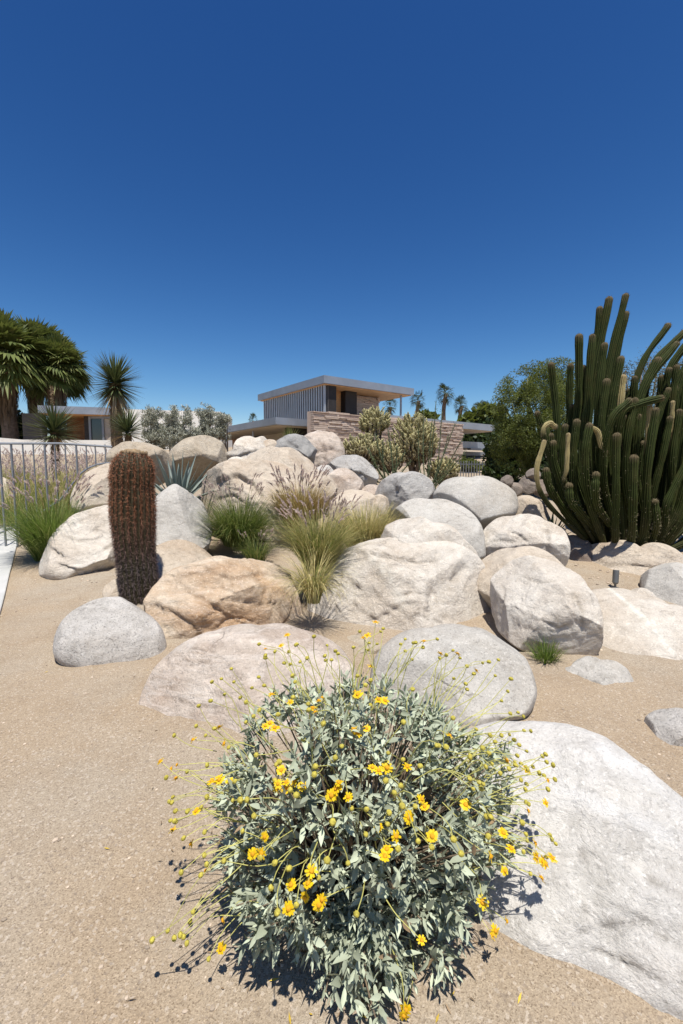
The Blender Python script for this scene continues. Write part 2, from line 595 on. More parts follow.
def boulders():
    b = boulder
    w, c, g, dk, og, pk, go, br = (M['rk_' + k] for k in ('white', 'cream', 'grey', 'dark', 'orange', 'pink', 'gold', 'brown'))
    b([(425, 800), (440, 750), (480, 726), (520, 721), (560, 722), (600, 733), (640, 757), (683, 788), (745, 835), (790, 900), (800, 985), (740, 1028), (683, 1018), (640, 994), (600, 980), (560, 968), (500, 954), (455, 905)],
      M['rk_bright'], 'huge white granite boulder right of the flowering bush, largest and nearest rock', cuts=(([(560,838),(577,850),(590,861),(604,866)],2,3,1,10), ([(622,853),(636,858),(650,861),(668,868),(690,876)],2.5,4.5,4,16), ([(640,878),(660,884),(690,900)],2,3,2,9), ([(566,940),(585,930),(609,926),(645,922),(690,930)],2.5,2.5,4,34), ([(582,950),(600,953),(618,961),(650,975),(684,998)],2.5,3,2,12), ([(600,900),(612,908),(630,912)],1.8,2.5,0,6), ([(655,935),(672,943),(690,957)],2.5,4,3,9)), veins=(([(560,790),(610,812),(660,832),(700,846)],9,0.4),([(600,745),(640,775),(690,812)],7,0.3)), fit=True, Y=1.75, D=0.30, seed=1, flat=0.8, rough=0.04, sub=6, ext=0.16, lean=0.25, facets=1)
    b([(374, 690), (380, 652), (395, 637), (430, 628), (470, 627), (505, 638), (525, 660), (533, 690), (525, 708), (500, 715), (450, 722), (400, 720)],
      M['rk_grey2'], 'smooth rounded pale grey boulder just behind the right half of the flowering bush', fit=True, ext=0.14, seed=2, flat=0.9, rough=0.025, sub=6, crack=0.15, facets=1)
    b([(142, 700), (155, 670), (180, 645), (215, 630), (260, 625), (300, 628), (335, 645), (352, 670), (348, 705), (300, 733), (240, 735), (190, 727), (160, 714)],
      pk, 'broad low pinkish boulder with pale veins behind the left of the flowering bush', veins=(([(180,640),(216,635),(256,642),(285,650),(319,661),(350,668)],5,0.8), ([(147,677),(163,665),(197,676),(245,696)],4,0.6), ([(200,655),(240,668),(260,690)],3,0.4)), cuts=(([(172,655),(195,664),(215,660)],1.8,2,1.5,7), ([(160,695),(190,705),(225,708)],2,2.5,2,9)), fit=True, ext=0.28, seed=3, flat=0.9, rough=0.04, sub=6, crack=0.3, facets=0, lean=0.6)
    b([(55, 642), (64, 620), (85, 604), (110, 597), (135, 602), (152, 618), (164, 645), (161, 660), (140, 664), (110, 667), (75, 664), (58, 655)],
      g, 'grey speckled boulder on sand in front of the barrel cactus', fit=True, ext=0.14, seed=4, flat=0.85, rough=0.03, sub=6, crack=0.15, facets=1)
    b([(147, 614), (155, 590), (170, 573), (195, 564), (240, 562), (285, 563), (300, 578), (303, 600), (302, 625), (285, 640), (240, 645), (190, 647), (160, 640)],
      og, 'rust stained orange boulder right of the barrel cactus base', cuts=(([(177,581),(192,595),(203,599),(216,608),(232,619),(250,628)],2.2,4,5,14), ([(183,574),(205,572),(235,577),(262,573),(290,578)],2,2,4,22), ([(286,592),(294,605),(290,618),(280,628)],2,3.5,0,5), ([(150,604),(170,612),(192,626),(205,642)],2.5,4,4,10), ([(240,600),(262,604),(280,602)],1.5,2.5,2,8)), fit=True, seed=5, flat=0.7, rough=0.08, sub=6, crack=0.8, facets=6, Y=4.35)
    b([(314, 592), (322, 565), (345, 548), (375, 538), (410, 535), (440, 540), (470, 550), (487, 568), (490, 600), (480, 630), (440, 640), (390, 643), (350, 641), (318, 627)],
      w, 'largest cream boulder in the middle, with a split facet on its right end', cuts=(([(472,562),(466,573),(457,587),(441,604),(422,628)],2.4,9,17,60), ([(400,597),(415,593),(430,596)],1.5,2.5,2,7), ([(413,620),(420,614),(425,606)],1.5,3,0,5), ([(319,590),(341,597),(363,612),(380,628)],1.6,2.5,3,12), ([(357,560),(372,570),(386,581),(396,598)],1.8,2,3,14), ([(316,602),(335,612),(352,626)],1.5,2.5,2,9), ([(330,572),(348,578),(362,590)],1.4,2,2,9), ([(372,548),(395,556),(420,560),(445,556)],1.6,2,2,9), ([(484,565),(478,585),(486,600)],1.5,3,0,6)), veins=(([(375,560),(388,575),(395,592),(405,605)],6,0.35),), fit=True, seed=6, flat=0.7, rough=0.07, sub=6, crack=0.9, planes=((0.75, -0.2, 0.62, 0.62),), Y=4.75, D=0.55)
    b([(374, 548), (383, 527), (405, 518), (432, 524), (462, 540), (478, 560), (430, 570), (385, 565)],
      w, 'low cream boulder showing its top just behind the largest middle boulder', Y=5.5, seed=7, rough=0.05)
    b([(488, 597), (492, 572), (510, 558), (540, 556), (570, 568), (588, 592), (597, 628), (592, 655), (570, 664), (540, 652), (510, 637), (493, 618)],
      w, 'upright white boulder tilted over a shaded hollow, right of the split middle boulder', cuts=(([(497,580),(505,590),(502,606)],1.6,2,0,6), ([(520,575),(540,582),(556,580)],1.6,1.5,1.5,8), ([(540,620),(560,628),(575,622)],1.6,2,2,8), ([(575,590),(584,612),(583,632)],2,2,4,10)), fit=True, seed=8, flat=0.7, rough=0.06, sub=6, Y=3.95, D=0.38, ext=0.0, crack=0.6, lean=0.25)
    b([(474, 572), (484, 556), (515, 549), (555, 560), (572, 590), (540, 612), (485, 612)],
      c, 'cream boulder peeking out behind the upright white boulder', Y=4.95, seed=9)
    b([(578, 592), (600, 588), (640, 594), (668, 604), (705, 622), (735, 648), (690, 657), (640, 658), (598, 653), (590, 628)],
      w, 'low flat pale slab right of the upright white boulder, crossed by a light vein', veins=(([(609,588),(622,598),(640,613),(658,634),(674,654)],1.3,1.0),), cuts=(([(585,606),(598,602),(612,598)],1.5,2,0,4), ([(590,625),(602,632),(610,645)],1.5,2,0,5)), fit=True, ext=0.3, seed=10, rough=0.03, crack=0.2, sub=6, Y=4.3, D=0.42, facets=0, lean=1.3)
    b([(618, 598), (630, 592), (650, 591), (660, 599), (664, 612), (640, 614), (622, 606)],
      w, 'small bright white boulder between the pale slab and the grey rock at the right', Y=4.85, seed=11, D=0.18)
    b([(642, 577), (652, 570), (690, 567), (730, 578), (735, 605), (680, 618), (650, 600)],
      M['rk_grey2'], 'flat topped bluish grey boulder at the right edge below the organ pipe cactus', Y=5.3, seed=12, flat=0.6)
    b([(565, 561), (583, 550), (610, 544), (640, 548), (683, 558), (715, 568), (700, 577), (645, 580), (600, 574), (572, 569)],
      c, 'long low tan boulder at the foot of the organ pipe cactus', cuts=(([(590,556),(605,565),(640,566),(675,570)],1.6,3,3,8),), veins=(([(640,556),(660,560),(690,564)],3,0.5),), fit=True, Y=6.3, D=0.35, seed=13, flat=0.8, sub=6, rough=0.05)
    b([(481, 542), (490, 525), (515, 517), (545, 522), (562, 532), (566, 550), (560, 564), (520, 563), (485, 555)],
      w, 'blocky white boulder with a flat end left of the organ pipe cactus base', cuts=(([(548,528),(551,540),(549,556)],1.5,2,6,14), ([(505,530),(518,534),(530,543)],1.3,2.5,0,4), ([(490,541),(505,540),(516,543)],1.3,2,1.5,5)), Y=6.2, seed=14, flat=0.65, rough=0.05, sub=6)
    b([(511, 505), (520, 497), (535, 499), (548, 512), (553, 526), (525, 528), (512, 518)],
      c, 'cream boulder in dappled cactus shadow behind the blocky white boulder', Y=7.6, seed=15)
    b([(434, 494), (445, 481), (470, 478), (500, 482), (514, 492), (517, 508), (505, 522), (480, 533), (455, 527), (438, 510)],
      M['rk_grey2'], 'smooth rounded light grey boulder on the right crest of the rock pile', Y=7.3, seed=16, rough=0.03, crack=0.2, sub=6, facets=1)
    b([(390, 518), (402, 504), (430, 499), (455, 503), (475, 518), (483, 540), (480, 560), (440, 562), (405, 545)],
      M['rk_grey2'], 'grey speckled boulder leaning behind the largest middle boulder', Y=6.5, seed=17, rough=0.035, sub=6, crack=0.3, facets=2)
    b([(376, 494), (388, 478), (405, 474), (425, 477), (434, 490), (432, 504), (400, 507), (380, 505)],
      M['rk_mid'], 'small blue grey boulder below the spiny yellow cactus clump', cuts=(([(392,482),(398,490),(395,500)],1.4,3,3,7), ([(410,496),(424,492)],1.3,2.5,1,5)), Y=8.2, seed=18, rough=0.06)
    b([(196, 494), (203, 476), (222, 465), (255, 463), (288, 470), (310, 488), (312, 520), (260, 530), (205, 525)],
      c, 'cream boulder with a rough darker face behind the green grass clump', cuts=(([(203,496),(218,480),(236,474),(252,482),(263,496),(262,515)],2,4,7,25), ([(215,500),(232,495),(248,505)],1.5,3,2,6), ([(225,488),(240,490)],1.3,2.5,0,4)), Y=7.9, seed=19, sub=6, flat=0.6, rough=0.07, planes=((-0.5, -0.35, 0.75, 0.55),))
    b([(242, 464), (254, 453), (280, 449), (303, 456), (318, 470), (322, 492), (280, 498), (245, 484)],
      c, 'cream boulder in the middle of the pile behind the purple grass plumes', Y=9.0, seed=20)
    b([(219, 460), (234, 450), (255, 439), (266, 436), (271, 443), (266, 456), (240, 464), (222, 466)],
      w, 'white wedge shaped boulder high on the left of the pile', cuts=(([(221,459),(238,457),(252,452),(265,449)],1.3,3,5,9),), Y=10.2, seed=21, flat=0.6, rough=0.05)
    b([(271, 449), (283, 439), (300, 436), (314, 447), (322, 460), (318, 470), (295, 466), (276, 458)],
      dk, 'dark blue grey boulder on top of the pile', cuts=(([(276,452),(290,450),(303,456),(316,462)],1.3,3,4,8), ([(288,443),(300,448)],1.2,2,1,4)), Y=10.6, seed=22, rough=0.09, sub=5, flat=0.7)
    b([(300, 442), (314, 433), (330, 432), (342, 446), (343, 458), (330, 470), (312, 470), (303, 456)],
      pk, 'pink boulder topmost on the pile, beside the dark blue grey boulder', cuts=(([(304,450),(318,452),(332,449),(341,452)],1.2,2.5,2,5), ([(318,440),(326,450),(324,464)],1.2,2.5,2,6)), Y=11.0, seed=23, rough=0.08, flat=0.7)
    b([(327, 470), (335, 460), (350, 456), (368, 463), (377, 474), (374, 485), (358, 490), (338, 482)],
      M['rk_mid'], 'mid grey boulder right of the pink boulder near the top of the pile', cuts=(([(345,462),(352,472),(364,474),(370,480)],1.3,3.5,3,7),), Y=10.0, seed=24, rough=0.07)
    b([(322, 492), (328, 477), (343, 469), (356, 476), (364, 490), (354, 503), (330, 503)],
      pk, 'small rounded tan boulder under the mid grey boulder on the pile', Y=8.9, seed=25)
    b([(328, 514), (337, 497), (358, 490), (376, 499), (388, 517), (362, 530), (335, 526)],
      c, 'pale tan boulder half hidden by the straw yellow grass', Y=7.9, seed=26)
    b([(303, 490), (313, 472), (328, 475), (336, 492), (325, 506), (306, 502)],
      c, 'small cream boulder behind the dry orange grass', Y=8.5, seed=27)
    b([(167, 462), (177, 445), (195, 437), (215, 438), (229, 449), (230, 463), (208, 474), (195, 490), (175, 492), (166, 478)],
      go, 'large rounded buff boulder with a dark undercut, behind the blue agave', Y=9.6, seed=28, rough=0.025, crack=0.15, sub=6, facets=1, ext=0.0, lean=0.1, planes=((0.1, -0.85, 0.5, 0.25),))
    b([(106, 460), (114, 448), (135, 443), (155, 446), (170, 460), (169, 476), (130, 482), (108, 474)],
      go, 'buff boulder with a rough end rising behind the top of the barrel cactus', Y=8.6, seed=29, flat=0.7, rough=0.06)
    b([(73, 506), (81, 480), (98, 467), (118, 463), (133, 478), (135, 512), (90, 518)],
      c, 'plain sandy boulder below the curved fence rail', Y=7.7, seed=30, rough=0.025, crack=0.1, facets=2)
    b([(138, 548), (149, 516), (163, 493), (174, 485), (189, 492), (205, 510), (208, 537), (200, 552), (160, 556)],
      M['rk_grey2'], 'pointed pale grey slab boulder standing right of the barrel cactus', Y=6.6, D=0.35, seed=31, flat=0.6, rough=0.04, sub=6, crack=0.3)
    b([(43, 566), (50, 545), (65, 525), (85, 512), (110, 507), (132, 511), (150, 530), (158, 560), (118, 577), (75, 575), (52, 573)],
      w, 'white boulder with a chipped lower edge left of the barrel cactus', cuts=(([(50,548),(57,554),(65,558)],2,5,3,6), ([(55,564),(64,567),(74,571),(84,570)],2.2,5,3,6), ([(100,554),(108,548),(116,544)],1.8,3,2,6), ([(60,535),(80,541),(104,538)],2,1.5,1.5,10)), fit=True, Y=6.3, ext=0.12, seed=32, sub=6, rough=0.06, flat=0.75)
    b([(118, 596), (135, 565), (160, 546), (190, 542), (214, 549), (224, 564), (215, 590), (170, 610), (125, 608)],
      c, 'smooth cream boulder directly behind the foot of the barrel cactus', Y=5.75, D=0.35, seed=33, rough=0.025, crack=0.1, sub=6)
    b([(105, 598), (110, 583), (118, 579), (124, 590), (122, 606), (110, 608)],
      c, 'little sandy stone left of the foot of the barrel cactus', Y=5.2, D=0.1, seed=34, name='stone')
    b([(551, 678), (572, 667), (600, 661), (625, 668), (634, 680), (600, 688), (565, 687)],
      M['rk_grey2'], 'flat half buried grey rock in the sand below the upright white boulder', fit=True, ext=0.3, seed=35, D=0.14, rough=0.09, name='rock', flat=0.6)
    b([(643, 727), (650, 714), (668, 709), (695, 712), (712, 733), (690, 755), (660, 747)],
      g, 'rounded grey boulder in the sand at the right edge of the frame', fit=True, ext=0.15, seed=36, rough=0.03, crack=0.15)
    b([(326, 660), (338, 645), (375, 643), (395, 660), (380, 678), (335, 676)],
      go, 'low tan rock wedged between the pinkish and the smooth grey boulder', Y=4.0, D=0.25, seed=37, name='rock', rough=0.05)
    b([(556, 552), (570, 536), (588, 542), (594, 560), (575, 570), (560, 566)],
      br, 'dark rock in deep cactus shadow beside the blocky white boulder', Y=6.9, seed=38)
    for i, (x, y, s, Yd, mt, lb) in enumerate(((236, 467, 12, 9.2, w, 'small white stone wedged below the white wedge shaped boulder'),
                                               (270, 447, 9, 10.4, c, 'small cream stone between the white wedge and the dark blue grey boulder'),
                                               (324, 473, 10, 9.4, g, 'small speckled stone under the pink boulder at the top of the pile'),
                                               (379, 503, 10, 8.0, c, 'small cream stone left of the leaning grey boulder, above the straw grass'),
                                               (292, 475, 11, 8.6, w, 'small white stone just behind the tallest purple plumes'),
                                               (347, 506, 10, 8.2, pk, 'small pinkish stone low on the pile above the straw grass'))):
        b([(x - s, y + s * .5), (x - s * .7, y - s * .5), (x + s * .2, y - s * .8), (x + s, y - s * .1), (x + s * .9, y + s * .8), (x - s * .5, y + s)],
          mt, lb, Y=Yd, seed=60 + i, name='stone', sub=4, rough=0.08)
    for i, (x, y, s, lb) in enumerate(((514, 489, 8, 'brown rubble rock nearest the rounded light grey boulder'),
                                       (527, 484, 9, 'brown rubble rock in the middle of the loose stones under the green tree'),
                                       (541, 487, 9, 'brown rubble rock against the drooping yellow cactus stem'),
                                       (507, 480, 6, 'smallest brown rubble rock beside the picket fence'),
                                       (533, 474, 7, 'topmost brown rubble rock, in the shade of the green tree'))):
        b([(x - s, y + 2), (x - s * .6, y - s * .6), (x + s * .3, y - s * .75), (x + s, y - 1), (x + s * .8, y + s * .8), (x - s * .5, y + s * .8)],
          br, lb, Y=10.0 + 0.5 * (i % 3), seed=40 + i, name='rock', sub=4, group='brown rubble rocks under the green tree', rough=0.09)
    b([(360, 494), (372, 485), (384, 495), (376, 506), (364, 504)], pk, 'small brownish rock below the mid grey boulder', Y=8.8, seed=46, name='rock')
    b([(425, 512), (432, 505), (440, 512), (438, 522), (426, 520)], c, 'little cream stone between the two light grey crest boulders', Y=7.6, seed=47, name='stone')
    b([(-14, 503), (-4, 491), (12, 487), (26, 495), (30, 506), (5, 510)], go, 'buff rock beyond the fence at the left edge', Y=10.0, seed=48, name='rock')
    b([(-20, 486), (-8, 479), (8, 480), (14, 489), (-5, 494)], c, 'pale rock behind the buff rock beyond the fence', Y=11.5, seed=49, name='rock')
    b([(372, 620), (395, 600), (470, 590), (500, 600), (505, 640), (440, 650), (380, 648)], og, 'reddish brown rock in the gap under the upright white boulder', Y=5.0, D=0.2, seed=50, name='rock')


M['rk_grey2'] = rock_mat(bump=0.6, name='light grey granite', light=(0.49, 0.465, 0.42), mid=(0.40, 0.375, 0.335), stain=(0.36, 0.305, 0.24), stain_amt=0.35, speck_amt=0.5, streak=0.15)
M['rk_mid'] = rock_mat('mid grey stone', (0.46, 0.44, 0.41), (0.35, 0.335, 0.315), (0.38, 0.31, 0.24), stain_amt=0.3, speck_amt=0.45, streak=0.3)
boulders()

# ------------------------------------------------------------------ ground
def sand_mat():
    m = NT('decomposed granite sand')
    co = m.coord('Object', False)
    n1 = m.noise(co, 0.55, 5, 0.6, 0.5)
    n2 = m.noise(co, 2.2, 6, 0.6)
    c = m.mix(m.ramp(n1, [(0.40, 0), (0.60, 1)]), (0.345, 0.273, 0.193), (0.345, 0.295, 0.23))
    c = m.mix(m.math('MULTIPLY', m.ramp(n2, [(0.45, 0), (0.7, 1)]), 0.55), c, (0.275, 0.205, 0.135))
    v = m.n('ShaderNodeTexVoronoi'); v.inputs['Scale'].default_value = 250
    m.l(co, v.inputs['Vector'])
    sep = m.n('ShaderNodeSeparateColor'); m.l(v.outputs['Color'], sep.inputs[0])
    gr = m.ramp(sep.outputs[0], [(0.0, (0.50, 0.46, 0.42)), (0.14, (0.82, 0.79, 0.76)), (0.55, (1.03, 1.03, 1.03)), (0.85, (1.15, 1.13, 1.1)), (1.0, (1.4, 1.4, 1.4))])
    c = m.mix(0.8, c, gr, 'MULTIPLY')
    v2 = m.n('ShaderNodeTexVoronoi'); v2.inputs['Scale'].default_value = 105
    m.l(co, v2.inputs['Vector'])
    sep2 = m.n('ShaderNodeSeparateColor'); m.l(v2.outputs['Color'], sep2.inputs[0])
    c = m.mix(m.math('MULTIPLY', m.ramp(sep2.outputs[1], [(0.9, 0), (0.93, 1)]), 0.4), c, (0.55, 0.48, 0.40))
    c = m.mix(m.math('MULTIPLY', m.ramp(sep2.outputs[2], [(0.94, 0), (0.96, 1)]), 0.5), c, (0.20, 0.16, 0.125))
    b = m.bump(v.outputs['Distance'], 0.5, 0.003)
    b = m.bump(m.noise(co, 28, 6, 0.7), 0.5, 0.02, b)
    return m.surf(c, 0.95, b, 0.1)


M['sand'] = sand_mat()


def axis(fine0, fine1, step, lo, hi):
    a = list(np.arange(fine0, fine1 + 1e-6, step))
    x, s = a[-1], step
    while x < hi:
        s *= 1.35; x += s; a.append(x)
    x, s = a[0], step
    while x > lo:
        s *= 1.35; x -= s; a.insert(0, x)
    return a


xs = axis(-7, 7, 0.07, -900, 900)
ys = axis(0.4, 14, 0.07, -300, 1600)
vs = [(x, y, ground(x, y)) for y in ys for x in xs]
# sand banked up unevenly against the boulders
va = np.array(vs)
rb_ = random.Random(77)
bank = np.zeros(len(va))
for bx_, by_ in BASES:
    p_ = G(min(760, max(-60, bx_)), by_ + 1)
    rr_ = rb_.uniform(.07, .15)
    d2 = (va[:, 0] - p_.x) ** 2 + (va[:, 1] - p_.y) ** 2
    bank = np.maximum(bank, rb_.choice((0, 0, .006, .012, .02)) * min(1, .35 + .2 * p_.y) * np.exp(-d2 / rr_ ** 2))
va[:, 2] += bank
vs = [tuple(q) for q in va]
nx = len(xs)
fs = [(j * nx + i, j * nx + i + 1, (j + 1) * nx + i + 1, (j + 1) * nx + i) for j in range(len(ys) - 1) for i in range(nx - 1)]
mb = MB(); mb.v = vs; mb.f = fs; mb.m = [0] * len(fs)
o = mb.build('ground', M['sand'], smooth=True)
tag(o, 'pale tan decomposed granite sand of the desert garden', 'ground', kind='structure')

# path of pale concrete at the left edge
def conc_mat():
    m = NT('pale concrete')
    co = m.coord('Object', False)
    c = m.ramp(m.noise(co, 3.0, 8, 0.65), [(0.3, (0.40, 0.40, 0.38)), (0.7, (0.52, 0.51, 0.49))])
    c = m.mix(m.math('MULTIPLY', m.ramp(m.noise(co, 120, 3, 0.6), [(0.5, 0), (0.7, 1)]), 0.25), c, (0.28, 0.27, 0.25))
    return m.surf(c, 0.85, m.bump(m.noise(co, 60, 4), 0.2, 0.005), 0.2)


M['concrete'] = conc_mat()
E0, E1 = G(-3, 625), G(13, 562)
mb = MB()
prev = None
N = 40
for i in range(N + 1):
    t = -0.9 + 2.9 * i / N
    e = E0 + (E1 - E0) * t
    z = ground(e.x, e.y) + 0.035
    row = [(e.x, e.y, ground(e.x, e.y) - 0.05), (e.x, e.y, z), (e.x - 0.012, e.y, z + 0.006), (e.x - 1.6, e.y + 0.2, ground(e.x - 1.6, e.y + 0.2) + 0.045), (e.x - 3.2, e.y + 0.4, ground(e.x - 3.2, e.y + 0.4) + 0.05)]
    b = len(mb.v)
    mb.v.extend(row)
    if i:
        for k in range(4):
            mb.f.append((b - 5 + k + 1, b - 5 + k, b + k, b + k + 1)); mb.m.append(0)
o = mb.build('path', M['concrete'])
tag(o, 'pale concrete path along the left edge of the sand', 'path', kind='structure')

# loose gravel on the sand: uncountable
rnd = random.Random(3)
mb = MB()
iv, if_ = ico(1)
for i in range(2600):
    y = 1.0 + 5.2 * rnd.random() ** 1.6
    x = rnd.uniform(-0.95, 0.95) * (y * 0.8 + 0.35)
    s = rnd.choice((0.002, 0.003, 0.003, 0.004, 0.005, 0.007)) * rnd.uniform(0.7, 1.3) * (0.8 + 0.12 * y)
    if rnd.random() < 0.012: s = rnd.uniform(0.009, 0.016)
    z = ground(x, y)
    a, b_, c_ = rnd.uniform(.7, 1.3), rnd.uniform(.7, 1.3), rnd.uniform(.5, .8)
    mb.add([(x + p[0] * s * a * rnd.uniform(.8, 1.2), y + p[1] * s * b_ * rnd.uniform(.8, 1.2), z + p[2] * s * c_ + s * .2) for p in iv], if_)
for bx_, by_ in BASES:
    for i in range(9):
        p = G(min(760, max(-60, bx_ + rnd.gauss(0, 5))), by_ + rnd.gauss(1, 5))
        s = rnd.choice((0.003, 0.004, 0.005, 0.006, 0.008, 0.012)) * rnd.uniform(.7, 1.3) * (0.25 + 0.2 * p.y)
        if rnd.random() < .35: continue
        z = ground(p.x, p.y)
        mb.add([(p.x + q[0] * s * rnd.uniform(.8, 1.3), p.y + q[1] * s * rnd.uniform(.8, 1.3), z + q[2] * s * .7 + s * .2) for q in iv], if_)
M['gravel'] = simple('mixed gravel', (0.42, 0.34, 0.26), 0.9, 0.45, island=True, spec=0.1)
o = mb.build('gravel', M['gravel'])
tag(o, 'fine loose gravel strewn over the sand', 'gravel', kind='stuff')

# dry leaf litter and fallen petals
mb = MB()
for i in range(420):
    if i < 200:
        a, q = rnd.uniform(0, 2 * PI), rnd.gauss(.55, .28)
        x, y = .05 + q * math.cos(a), 1.62 + q * math.sin(a)
    else:
        bx_, by_ = rnd.choice(BASES)
        p = G(min(720, max(-40, bx_ + rnd.gauss(0, 14))), by_ + abs(rnd.gauss(0, 9)))
        x, y = p.x, p.y
    if y < .9: continue
    a = rnd.uniform(0, 2 * PI)
    L, w_ = rnd.uniform(.006, .02), rnd.uniform(.0012, .004)
    d = Vector((math.cos(a) * L, math.sin(a) * L, rnd.uniform(-.001, .004)))
    n_ = Vector((-math.sin(a) * w_, math.cos(a) * w_, rnd.uniform(-.002, .002)))
    c = Vector((x, y, ground(x, y) + .006))
    mb.add([c - d, c + n_, c + d, c - n_], [(0, 1, 2, 3)], 0 if rnd.random() < .8 else 1)
M['litter'] = simple('dry litter', (0.20, 0.14, 0.085), 0.9, 0.5, island=True)
M['petal_dry'] = simple('fallen petal', (0.55, 0.38, 0.05), 0.8, 0.3, island=True)
o = mb.build('leaf_litter', [M['litter'], M['petal_dry']])
tag(o, 'dry leaf bits and fallen petals lying on the sand', 'litter', kind='stuff')

# ------------------------------------------------------------------ foliage helpers
def rvec(r):
    while True:
        v = Vector((r.uniform(-1, 1), r.uniform(-1, 1), r.uniform(-1, 1)))
        if 0.05 < v.length < 1: return v.normalized()


def blade(mb, base, az, lean0, lean1, L, w, r, seg=5, mi=0, wp=None):
    """curved tapering blade; returns the tip and its direction"""
    p = Vector(base)
    dh = Vector((math.cos(az), math.sin(az), 0))
    sa = az + PI / 2 + r.uniform(-0.7, 0.7)
    side = Vector((math.cos(sa), math.sin(sa), r.uniform(-.2, .2)))
    pts, ws = [p.copy()], [w * 0.8]
    d = Vector((0, 0, 1))
    for i in range(seg):
        t = (i + 0.5) / seg
        a = lean0 + (lean1 - lean0) * t ** 1.3
        d = dh * math.sin(a) + Vector((0, 0, 1)) * math.cos(a)
        p = p + d * (L / seg)
        pts.append(p.copy())
        tt = (i + 1) / seg
        ws.append((w * (1 - tt ** 2.2) + 0.0006) if wp is None else wp(tt) * w)
    mb.strip(pts, ws, side, mi)
    return p, d


def plume(mb, p, d, L, w, r, n=46, mi=0):
    """soft fountain-grass flower spike made of fine bristles"""
    d = d.normalized()
    o = d.orthogonal().normalized()
    o2 = d.cross(o)
    bend = rvec(r) * 0.25
    for i in range(n):
        t = (i + r.random()) / n
        c = p + d * (L * t) + bend * (L * t * t) - Vector((0, 0, 0.25 * L * t * t))
        a = r.uniform(0, 2 * PI)
        out = o * math.cos(a) + o2 * math.sin(a)
        ww = w * (math.sin(PI * min(1, 0.12 + 0.9 * t)) ** 0.6 * 0.9 + 0.1)
        tip = c + (out * 1.0 + d * 1.3) * ww * r.uniform(.7, 1.2)
        s = out.cross(d) * ww * 0.5
        mb.add([c - s, c + s, tip], [(0, 1, 2)], mi)


M['grass_green'] = simple('fresh green grass', (0.105, 0.17, 0.025), 0.55, 0.45, island=True, transl=(0.22, 0.34, 0.05), tfac=0.3, spec=0.35, hue=(0.25, 0.27, 0.08))
M['grass_dark'] = simple('deep green grass', (0.075, 0.12, 0.022), 0.55, 0.45, island=True, transl=(0.15, 0.22, 0.04), tfac=0.3, spec=0.3, hue=(0.22, 0.22, 0.06))
M['grass_dry'] = simple('dry orange grass', (0.33, 0.23, 0.08), 0.6, 0.35, island=True, transl=(0.4, 0.28, 0.1), tfac=0.3)
M['grass_straw'] = simple('straw grass', (0.52, 0.44, 0.19), 0.6, 0.35, island=True, transl=(0.5, 0.42, 0.18), tfac=0.3)
M['grass_mix'] = simple('yellowing green grass', (0.19, 0.23, 0.055), 0.55, 0.4, island=True, transl=(0.3, 0.34, 0.08), tfac=0.3, hue=(0.42, 0.36, 0.17))
M['plume'] = simple('purple beige plume', (0.62, 0.515, 0.455), 0.8, 0.35, island=True, transl=(0.62, 0.50, 0.45), tfac=0.4)
M['plume_pale'] = simple('pale pink plume', (0.5, 0.39, 0.31), 0.8, 0.25, island=True, transl=(0.5, 0.4, 0.32), tfac=0.35)


def grass(base, label, n, L, rb, lean, mats, mix, plumes=0, pl=0.12, plm='plume', seed=0, w=0.0028, droop=1.2, name='fountain_grass', pn=46, pw=0.016, pstem=1.12, pside=None, group='ornamental grasses among the boulders'):
    r = random.Random(seed)
    t = thing(name, base, label, 'grass', group)
    base = Vector(base)
    mb = MB()
    for i in range(n):
        a = r.uniform(0, 2 * PI)
        rr = rb * math.sqrt(r.random())
        b = base + Vector((math.cos(a) * rr, math.sin(a) * rr, -0.03))
        az = a + r.gauss(0, 0.5)
        l0 = lean * r.random() * 0.6
        blade(mb, b, az, l0, l0 + r.uniform(0.15, 1) * droop, L * r.uniform(0.55, 1.1), w * r.uniform(.7, 1.3), r, 6, 0 if r.random() < mix else 1)
    mb.build('blades', [M[mats[0]], M[mats[1]]], t)
    if plumes:
        ms, mp = MB(), MB()
        for i in range(plumes):
            a = r.uniform(0, 2 * PI)
            if pside is not None: a = r.gauss(pside, 1.0)
            rr = rb * math.sqrt(r.random()) * 0.7
            b = base + Vector((math.cos(a) * rr, math.sin(a) * rr, 0))
            l0 = r.uniform(0.03, 0.3)
            tip, d = blade(ms, b, a + r.gauss(0, .3), l0, l0 + r.uniform(0.15, 0.6), L * pstem * r.uniform(0.75, 1.12), 0.0016, r, 6)
            plume(mp, tip - d * 0.01, d, pl * r.uniform(.7, 1.25), pw, r, pn)
        ms.build('stalks', M[mats[1]], t)
        mp.build('plumes', M[plm], t)
    return t


def gpos(px, Y, dz=0.0):
    x = P(px, 500, Y).x
    return (x, Y, ground(x, Y) + dz)


